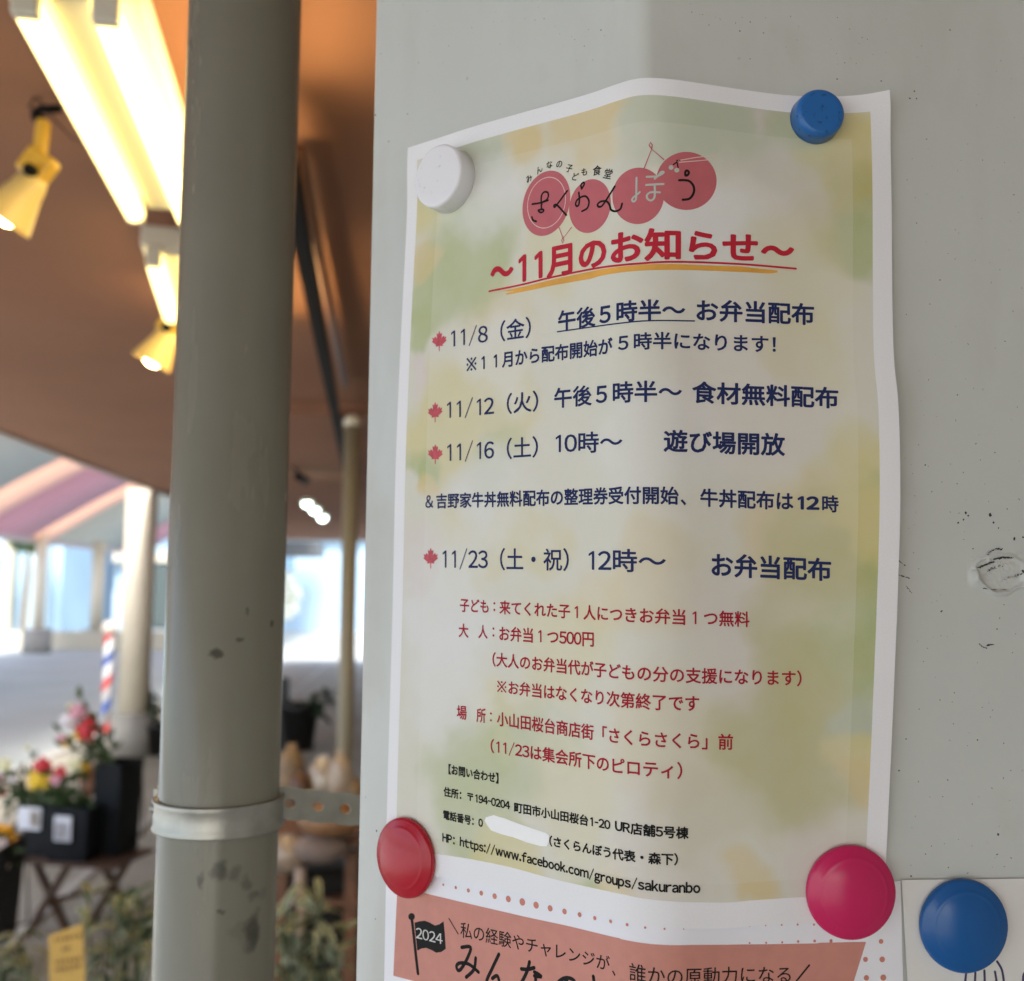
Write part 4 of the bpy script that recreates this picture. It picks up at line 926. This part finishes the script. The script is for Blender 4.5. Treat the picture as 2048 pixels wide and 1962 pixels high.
# greenery and trunks glimpsed under the canopy
for i, (a, lab) in enumerate(((-16.3, 'slim street tree behind the slender far column'), (-11.9, 'slim dark street tree left of the thick cream column'))):
    p = ax(a, 33.5, 0); t = thing('street_tree', lab, 'tree', p, 0, 'slim street trees')
    MB().tube(p, ax(a+.1, 33.5, 3.2), .10, .05, 10).build('trunk', mat('bark2', (.16, .13, .09), .9), t)
    leafcloud(ax(a+.1, 33.5, 3.5), (.9, .8, 1.0), 2200, .11, 40+i).build('crown', LF[1] if i == 0 else LF[0], t)
m = MB()
kb = ax(-9.0, 27, .22); t = thing('low_wall', 'low cream kerb wall beyond the road right of the thick column', 'wall', (kb.x, kb.y, 0)); MB().box(kb, (6, .3, .44), AR).build('wall_body', CRM, t)

# ================================================================== BARBER POLE
bc = atz(209, 1490, 0); t = thing('barber_pole', 'white banner pole with red and blue diagonal stripes leaning by the thick column', 'sign', (bc.x, bc.y, 0))
kz = [1.6-(y-1177)/FPX*bc.y for y in (1490, 1275)]
WHs = mat('white_banner', (.50, .50, .50), .6); RDs = mat('red_stripe', (.50, .03, .03), .6); BLs = mat('blue_stripe', (.03, .08, .32), .6)
rb_ = .046; zb, zt = .12, kz[1]
MB().tube((bc.x, bc.y, zb), (bc.x, bc.y, zt), rb_, n=32).build('pole_body', WHs, t, True)
for k, mm in enumerate((RDs, BLs, RDs, BLs, RDs)):
    mb = MB(); V = []; F = []; z0 = zt-.16-.235*k
    for i in range(25):
        a = math.pi*1.0*i/24+math.pi*1.0; zz = z0+.17*(i/24)
        for q in (0, .10): V.append((bc.x+(rb_+.002)*math.cos(a), bc.y+(rb_+.002)*math.sin(a), min(zt, zz+q)))
    F = [(2*i, 2*i+2, 2*i+3, 2*i+1) for i in range(24)]
    mb.add(V, F).build('diagonal_stripe', mm, t)
MB().ball((bc.x, bc.y, zt+.06), .075).build('pole_cap', mat('pale_cap', (.62, .55, .48), .4), t, True)
MB().tube((bc.x, bc.y, 0), (bc.x, bc.y, zb), .13, .07, 24).build('pole_foot', CONC, t, True)

# ================================================================== FLOWER STAND
WOOD = mat('dark_wood', (.085, .045, .025), .5, var=.25, vscale=30); BLK = mat('black_bucket', (.006, .008, .011), .5, spec=.2); CARD = mat('white_card', (.70, .72, .78), .6); CARDT = mat('tan_card', (.50, .40, .27), .7, var=.2, vscale=40)
tb = atz(165, 1862, 0); tz = .34
tab = thing('folding_table', 'small dark wood folding table with crossed legs under the flower boxes', 'table', (tb.x, tb.y, 0))
# table frame in its own axes, turned a little
TA = rad(-12); TR_ = Matrix.Rotation(TA, 3, 'Z')
def tp(x, y, z): q = TR_ @ Vector((x, y, 0)); return Vector((tb.x+q.x, tb.y+q.y, z))
for k in range(5): MB().box(tp(-.02, -.14+k*.07, tz), (.54, .058, .018), TR_).build('tabletop_slat', WOOD, tab, bevel=.003)
for x, y in ((-.105, -.12), (.075, .10)):
    MB().bar(tp(x-.10, y, 0), tp(x+.10, y, tz-.01), .038, .026).build('leg', WOOD, tab, bevel=.003)
    MB().bar(tp(x+.10, y+.03, 0), tp(x-.10, y+.03, tz-.01), .038, .026).build('leg', WOOD, tab, bevel=.003)
MB().bar(tp(-.105, -.12, tz*.48), tp(.075, .13, tz*.48), .016, .016).build('stretcher', WOOD, tab)
def bucket(label, c, w0, d0, h, ang, group, cards=()):
    t = thing('flower_box', label, 'flower box', c, 0, group); R_ = Matrix.Rotation(ang, 3, 'Z'); c = Vector(c)
    mb = MB()
    def pt(x, y, z): q = R_ @ Vector((x, y, 0)); return (c.x+q.x, c.y+q.y, c.z+z)
    V = []
    for z, s_ in ((0, .88), (h, 1.0)):
        for x, y in ((-1, -1), (1, -1), (1, 1), (-1, 1)): V.append(pt(x*w0/2*s_, y*d0/2*s_, z))
    for z, s_ in ((h, .9), (.02, .8)):
        for x, y in ((-1, -1), (1, -1), (1, 1), (-1, 1)): V.append(pt(x*w0/2*s_, y*d0/2*s_, z))
    F = [(3, 2, 1, 0)]+[(k, (k+1) % 4, 4+(k+1) % 4, 4+k) for k in range(4)]+[(4+k, 4+(k+1) % 4, 8+(k+1) % 4, 8+k) for k in range(4)]+[(8+k, 8+(k+1) % 4, 12+(k+1) % 4, 12+k) for k in range(4)]+[(12, 13, 14, 15)]
    mb.add(V, F).build('box_body', BLK, t, bevel=.003)
    mb = MB(); a, b = Vector(pt(w0*.5, 0, h*.95)), Vector(pt(w0*.5+.07, 0, h*.2)); mb.path([a, Vector(pt(w0*.5+.05, 0, h*.9)), b, Vector(pt(w0*.45, 0, h*.15))], .004, 6).build('wire_handle', M['black'], t)
    for x, z, cw, ch, m_ in cards:
        MB().box(pt(x, -d0/2-.006, z), (cw, .004, ch), R_).build('price_card', m_, t)
    return t
bg_ = 'black flower boxes on the stand'
bucket('front black flower box with a tan price card on the table', tp(.0, -.08, tz+.009), .22, .17, .24, TA, bg_, [(-.01, .15, .085, .11, CARD), (-.01, .14, .065, .075, CARDT)])
bucket('front black flower box with a glossy white photo card at the left', tp(-.20, -.02, tz+.009), .15, .16, .22, TA, bg_, [(-.03, .17, .12, .10, CARD), (.0, .17, .05, .07, CARDT)])
bucket('tall black flower box at the right rear of the table', tp(.115, .06, tz+.009), .14, .2, .42, TA, bg_)
c0 = atz(-100, 1985, 0)
bucket('large black flower box on the ground at the left edge', (c0.x, c0.y+.1, .15), .34, .3, .40, .1, bg_)
MB_ = thing('wire_stand', 'black wire stand under the left edge flower box', 'stand', (c0.x, c0.y+.1, 0))
for x in (-.15, .15):
    for y in (-.1, .1): MB().tube((c0.x+x, c0.y+.1+y, 0), (c0.x+x*.8, c0.y+.1+y, .148), .008, n=8).build('leg', M['black'], MB_)
FC = {'red': mat('red_petals', (.55, .02, .03), .5), 'yellow': mat('yellow_petals', (.78, .52, .02), .5), 'pink': mat('pink_petals', (.72, .35, .42), .5), 'cream': mat('cream_petals', (.75, .72, .45), .5), 'white': mat('white_petals', (.78, .72, .74), .5), 'orange': mat('orange_petals', (.85, .40, .02), .5)}
STEM = mat('stem_green', (.035, .07, .02), .6, var=.3, vscale=60)
def bouquet(label, base, heads, group='flower bouquets', seed=0):
    r_ = random.Random(seed); t = thing('bouquet', label, 'flowers', base, 0, group); base = Vector(base)
    mb = MB()
    for (px, py, r, col) in heads:
        r *= 1.2; c = at(px, py, base.y+r_.uniform(-.04, .04)); mb.tube(base, c, .004, .003, 6, False)
        f = MB(); k = 9
        for i in range(k):          # two whorls of petals
            a = 2*math.pi*i/k+r_.random(); e = Vector((math.cos(a), -.35+.5*r_.random(), math.sin(a))).normalized(); s_ = e.cross(Vector((0, 1, 0))).normalized()
            f.add([c, c+e*r*.6+s_*r*.35, c+e*r, c+e*r*.6-s_*r*.35], [(0, 1, 2, 3)])
        f.ball(c+Vector((0, -r*.1, 0)), r*.55, (1, .6, 1), 10, .3); f.build('flower_head', FC[col], t)
    mb.build('stems', STEM, t)
    lm = MB()
    for i in range(90):
        k = r_.choice(heads); c = at(k[0], k[1], base.y); p = base.lerp(c, r_.uniform(.25, .9))+Vector((r_.gauss(0, .035), r_.gauss(0, .03), r_.gauss(0, .02)))
        e = Vector((r_.gauss(0, 1), r_.gauss(0, .5), r_.gauss(.4, 1))).normalized(); s_ = e.orthogonal().normalized(); ls = .035
        lm.add([p, p+e*ls+s_*ls*.35, p+e*ls*2, p+e*ls-s_*ls*.35], [(0, 1, 2, 3)])
    lm.build('leaves', STEM, t)
    return t
b1 = tp(.115, .06, tz+.36); bouquet('bouquet with red bloom, pink and yellow flowers in the tall box, highest of all', b1, [(175, 1460, .055, 'red'), (140, 1440, .045, 'white'), (155, 1425, .04, 'pink'), (133, 1482, .03, 'yellow'), (160, 1470, .03, 'yellow'), (180, 1438, .035, 'cream'), (122, 1478, .022, 'pink'), (140, 1412, .015, 'cream')], seed=3)
b2 = tp(.0, -.06, tz+.17); bouquet('middle bouquet of red, yellow and cream flowers above the tan card', b2, [(86, 1532, .042, 'red'), (78, 1560, .05, 'yellow'), (96, 1556, .04, 'yellow'), (150, 1530, .035, 'cream'), (163, 1538, .04, 'yellow'), (122, 1542, .028, 'red'), (110, 1560, .025, 'pink'), (55, 1495, .014, 'cream'), (72, 1570, .03, 'yellow')], seed=4)
b3 = tp(-.2, 0, tz+.16); bouquet('left bouquet of cream and pink flowers at the picture edge', b3, [(10, 1530, .035, 'cream'), (2, 1560, .03, 'pink'), (8, 1582, .022, 'red'), (25, 1560, .018, 'white')], seed=5)
bouquet('orange and white flowers in the left edge box', (c0.x, c0.y+.1, .5), [(4, 1672, .055, 'orange'), (-8, 1700, .05, 'white'), (18, 1680, .03, 'cream'), (-4, 1735, .04, 'white')], seed=6)
# long green bud stem rising from the top bouquet
m = MB(); a = b1; 
for (x, y) in ((158, 1385), (170, 1415), (140, 1418)):
    q = at(x, y, b1.y); m.tube(a, q, .005, .003, 6); m.ball(q, .022, (.7, .7, 1.5), 8)
tag(m.build('bud_stem', mat('bud_green', (.12, .16, .06), .6)), 'tall green bud stems rising behind the highest bouquet', 'flowers')
# pink paper wrap and barrel
q = at(176, 1560, b2.y+.12); t = thing('paper_wrap', 'salmon paper wrap standing between the bouquets', 'paper', q)
MB().lathe([(.018, -.09), (.062, .07), (.060, .07), (.016, -.088)], None, q, 16).build('wrap_cone', mat('salmon_wrap', (.60, .33, .24), .7), t, True)

# ================================================================== POTTED PLANTS
def leafmesh(nm, L_, w_, droop, mat1, mat2):
    V = []; F = []; MI = []; ns = 6
    for i in range(ns+1):
        t = i/ns; x = L_*t*(1-.15*t*droop); z = L_*(.55*t-droop*t*t*.75); hw = w_*math.sin(math.pi*min(.98, t*.93+.05))**.7
        for s_, k in ((-1, .0), (-.55, .02), (0, -.06), (.55, .02), (1, 0)): V.append((x, s_*hw, z+k*w_))
    for i in range(ns):
        for j in range(4): F.append((i*5+j, i*5+j+1, i*5+j+6, i*5+j+5)); MI.append(0 if j in (0, 3) else 1)
    me = bpy.data.meshes.new(nm); me.from_pydata(V, [], F); me.materials.append(mat1); me.materials.append(mat2)
    me.polygons.foreach_set('material_index', MI); me.polygons.foreach_set('use_smooth', [True]*len(F)); me.update(); return me
VC = mat('cream_leaf_margin', (.40, .41, .29), .55); VG = mat('green_leaf_centre', (.085, .12, .055), .55, var=.2, vscale=30); DG = mat('dark_leaf', (.02, .045, .018), .45)
LM = [leafmesh('leaf', .11, .0115, d_, VC, VG) for d_ in (.6, 1.0, 1.4)]; LMG = [leafmesh('leaf', .10, .010, .7, VG, VG)]; LMD = [leafmesh('leaf', .2, .035, .9, DG, DG)]
POT = mat('terracotta_pot', (.28, .13, .07), .8, var=.1, vscale=20); PBL = mat('black_pot', (.012, .012, .012), .5)
def plant(label, base, tips, nleaf, lms, group, pot=POT, potr=.11, scl=1., seed=0, spread=.05, ph_=None, zlow=.35):
    r_ = random.Random(seed); base = Vector(base); t = thing('potted_plant', label, 'plant', base, 0, group)
    ph_ = ph_ or potr*1.8
    MB().lathe([(0, 0), (potr*.7, 0), (potr, ph_), (potr*1.06, ph_), (potr*1.06, ph_*.86), (potr*.9, ph_*.86), (0, ph_*.86)], None, base, 24).build('pot', pot, t, True)
    b0 = base+Vector((0, 0, ph_*.8)); mb = MB()
    for tip in tips: mb.tube(b0, Vector(tip), .006*scl, .003*scl, 6)
    mb.build('stems', STEM, t)
    for i in range(nleaf):
        tip = Vector(tips[i % len(tips)]); f = 1-(1-zlow)*r_.random()**1.3; p = b0.lerp(tip, f)
        o = bpy.data.objects.new('leaf', lms[i % len(lms)]); C.objects.link(o); o.parent = t
        o.location = p-base; o.rotation_euler = (r_.gauss(0, .35), r_.gauss(-.1, .45), r_.uniform(0, 2*math.pi)); s_ = scl*r_.uniform(.7, 1.25); o.scale = (s_, s_, s_)
    return t
def tipsat(lst, Y, j=.05, seed=1):
    r_ = random.Random(seed); return [at(x, y, Y+r_.uniform(-j, j)) for x, y in lst]
vg = 'variegated plants in front of the stand'
def groundat(x, Y): p = at(x, 1177, Y); return (p.x, p.y, 0)
plant('variegated plant just left of the cream pipe, full of cream edged leaves', groundat(240, 2.3), tipsat([(160, 1850), (180, 1790), (215, 1830), (240, 1800), (255, 1880), (200, 1900), (285, 1850), (270, 1790), (300, 1900), (150, 1920), (230, 1940), (285, 1935)], 2.3), 150, LM, vg, seed=1, scl=.62, zlow=.72)
plant('variegated plant at the far lower left corner of the picture', groundat(-5, 2.2), tipsat([(-20, 1880), (20, 1900), (40, 1870), (60, 1930), (5, 1940), (50, 1900)], 2.2), 60, LM, vg, seed=2, scl=.62, zlow=.8)
plant('dense variegated bush in the gap between the cream pipe and the column', groundat(620, 2.2), tipsat([(570, 1820), (590, 1790), (615, 1830), (640, 1800), (600, 1880), (650, 1860), (575, 1900), (625, 1930), (670, 1900), (660, 1950), (585, 1950), (690, 1850), (560, 1860)], 2.2), 220, LM, vg, seed=3, scl=.62, zlow=.72)
plant('green stemmed plant rising behind the variegated one, left of the pipe', groundat(275, 2.7), tipsat([(250, 1785), (262, 1830), (285, 1800), (290, 1850)], 2.7), 50, LMG, vg, seed=4, scl=.9, zlow=.8)
pb = atz(598, 1500, 0); plant('dark leafed plant in a black pot on the pavement beyond the pipe', (pb.x, pb.y, 0), [at(645, 1385, pb.y), at(620, 1420, pb.y), at(658, 1400, pb.y), at(590, 1420, pb.y), at(640, 1430, pb.y), at(605, 1440, pb.y)], 46, LMD, 'plants in black pots', PBL, .19, 1.0, 7, ph_=.45, zlow=.5)
pb = atz(312, 1510, 0); plant('dark leafed plant in a black pot behind the thick cream column', (pb.x, pb.y, 0), [at(290, 1380, pb.y), at(305, 1400, pb.y), at(320, 1390, pb.y), at(300, 1430, pb.y)], 40, LMD, 'plants in black pots', PBL, .16, 1.0, 8, ph_=.3, zlow=.5)
pb = atz(552, 1500, 0); t = thing('black_board', 'narrow black board standing on the pavement right behind the pipe', 'board', (pb.x, pb.y, 0)); MB().box((pb.x, pb.y, .35), (.22, .05, .70)).build('board_panel', PBL, t, bevel=.005); MB().box((pb.x, pb.y+.05, .02), (.26, .3, .04)).build('board_foot', PBL, t, bevel=.005)

# yellow sign card on a stick
YC = mat('yellow_card', (.62, .40, .10), .7, var=.04, vscale=30); Yc = 2.05
q = [at(97, 1872, Yc), at(165, 1848, Yc), at(172, 2010, Yc), at(100, 2020, Yc)]
t = thing('plant_sign', 'yellow paper sign card with faint handwriting at the bottom left', 'sign', ((q[0]+q[2])/2))
off_ = Vector((0, .003, 0)); MB().add(q+[p+off_ for p in q], [(0, 3, 2, 1), (4, 5, 6, 7), (0, 1, 5, 4), (1, 2, 6, 5), (2, 3, 7, 6), (3, 0, 4, 7)]).build('card', YC, t)
m = MB(); r_ = random.Random(4)
for k, yy in enumerate((1880, 1898, 1925, 1940)):
    for j in range(6 if k != 1 else 2):
        a = at(112+j*9+(14 if k == 1 else 0)+r_.uniform(-1, 1), yy-j*1.5, Yc-.002); m.box(a, (.004+.002*r_.random(), .0006, .006), Matrix.Rotation(r_.uniform(-.6, .6), 3, 'Y'))
m.build('handwriting', mat('brown_ink', (.25, .13, .04), .6), t)
MB().box(((q[2]+q[3])/2).lerp(Vector(((q[2]+q[3])/2).xy.to_3d()), .5), (.012, .006, ((q[2]+q[3])/2).z)).build('stick', WOOD, t)

# ================================================================== DISPLAY SHELF BEHIND THE GAP
OW = mat('orange_wood', (.20, .09, .045), .5, var=.25, vscale=25); YS = 3.0
def P3(x, y, Y=YS): return at(x, y, Y)
t = thing('display_table', 'brown wooden display table behind the perforated strip, carrying wrapped goods', 'table', P3(640, 1640))
zt_ = P3(640, 1668).z
MB().box(P3(660, 1668)+Vector((.05, .12, -.01)), (.46, .34, .025)).build('tabletop', OW, t, bevel=.003)
for x in (568, 706):
    for y in (0, .24): b_ = P3(x, 1680); MB().box((b_.x, b_.y-.01+y, zt_/2-.02), (.036, .036, zt_-.04)).build('leg', OW, t, bevel=.003)
MB().box(P3(660, 1800)+Vector((.05, .12, 0)), (.42, .30, .02)).build('shelf', OW, t, bevel=.003)
bagm = [mat('brown_bag', (.20, .13, .07), .5, var=.35, vscale=25), mat('dark_bag', (.09, .04, .02), .4, var=.4, vscale=30), mat('tan_bag', (.32, .25, .19), .3, coat=.6, var=.3, vscale=22), mat('clear_wrap', (.38, .33, .28), .1, coat=1, var=.3, vscale=18)]
def bag(label, x, y, w_, h_, m_, seed, Y=YS-.02):
    r_ = random.Random(seed); c = P3(x, y, Y); t = thing('wrapped_bag', label, 'bag', c, 0, 'wrapped goods on the display table')
    mb = MB().ball(c, 1, (w_/2, w_*.35, h_/2), 14, .07); mb.build('bag_body', m_, t, True)
    MB().box(c+Vector((0, 0, h_*.47)), (w_*.34, .012, h_*.16), Matrix.Rotation(.3*(seed%3-1), 3, 'Y')).build('bag_tie', m_, t, bevel=.003)
bag('upright brown patterned bag at the left end of the display table', 582, 1555, .085, .17, bagm[0], 1)
bag('dark bag with a reddish foot in front of the brown one', 600, 1585, .07, .12, bagm[1], 2, YS-.05)
bag('clear wrapped tan parcel in the middle of the display table', 645, 1570, .10, .15, bagm[3], 3)
bag('glossy cream parcel near the olive post', 680, 1565, .08, .16, bagm[2], 4, YS-.04)
bag('orange brown parcel close to the column edge', 708, 1595, .07, .10, bagm[0], 5, YS-.04)
bag('golden loaf parcel lying behind the perforated strip', 660, 1640, .18, .09, mat('golden_parcel', (.25, .13, .06), .5, var=.3, vscale=20), 6, YS-.1)
bag('pale parcel hanging low on the left of the display table', 575, 1710, .11, .10, bagm[2], 7, YS-.1)
bag('grey brown cloth parcel below the table top', 640, 1695, .16, .08, mat('grey_cloth', (.22, .17, .15), .8, var=.2, vscale=20), 8, YS-.1)
t = thing('black_cloth', 'black cloth covered box standing under the display table', 'box', P3(600, 1780)); MB().box((P3(605, 1800).x, YS+.1, P3(600, 1760).z/2), (.22, .2, P3(600, 1730).z), Matrix.Rotation(.3, 3, 'Z')).build('cloth_box', PBL, t, bevel=.02)
MB().tube((P3(618, 1700).x, YS-.12, 0), (P3(618, 1700).x, YS-.12, P3(618, 1712).z), .016, n=12).build('pale_leg', mat('pale_pole', (.4, .33, .30), .5), t, True)
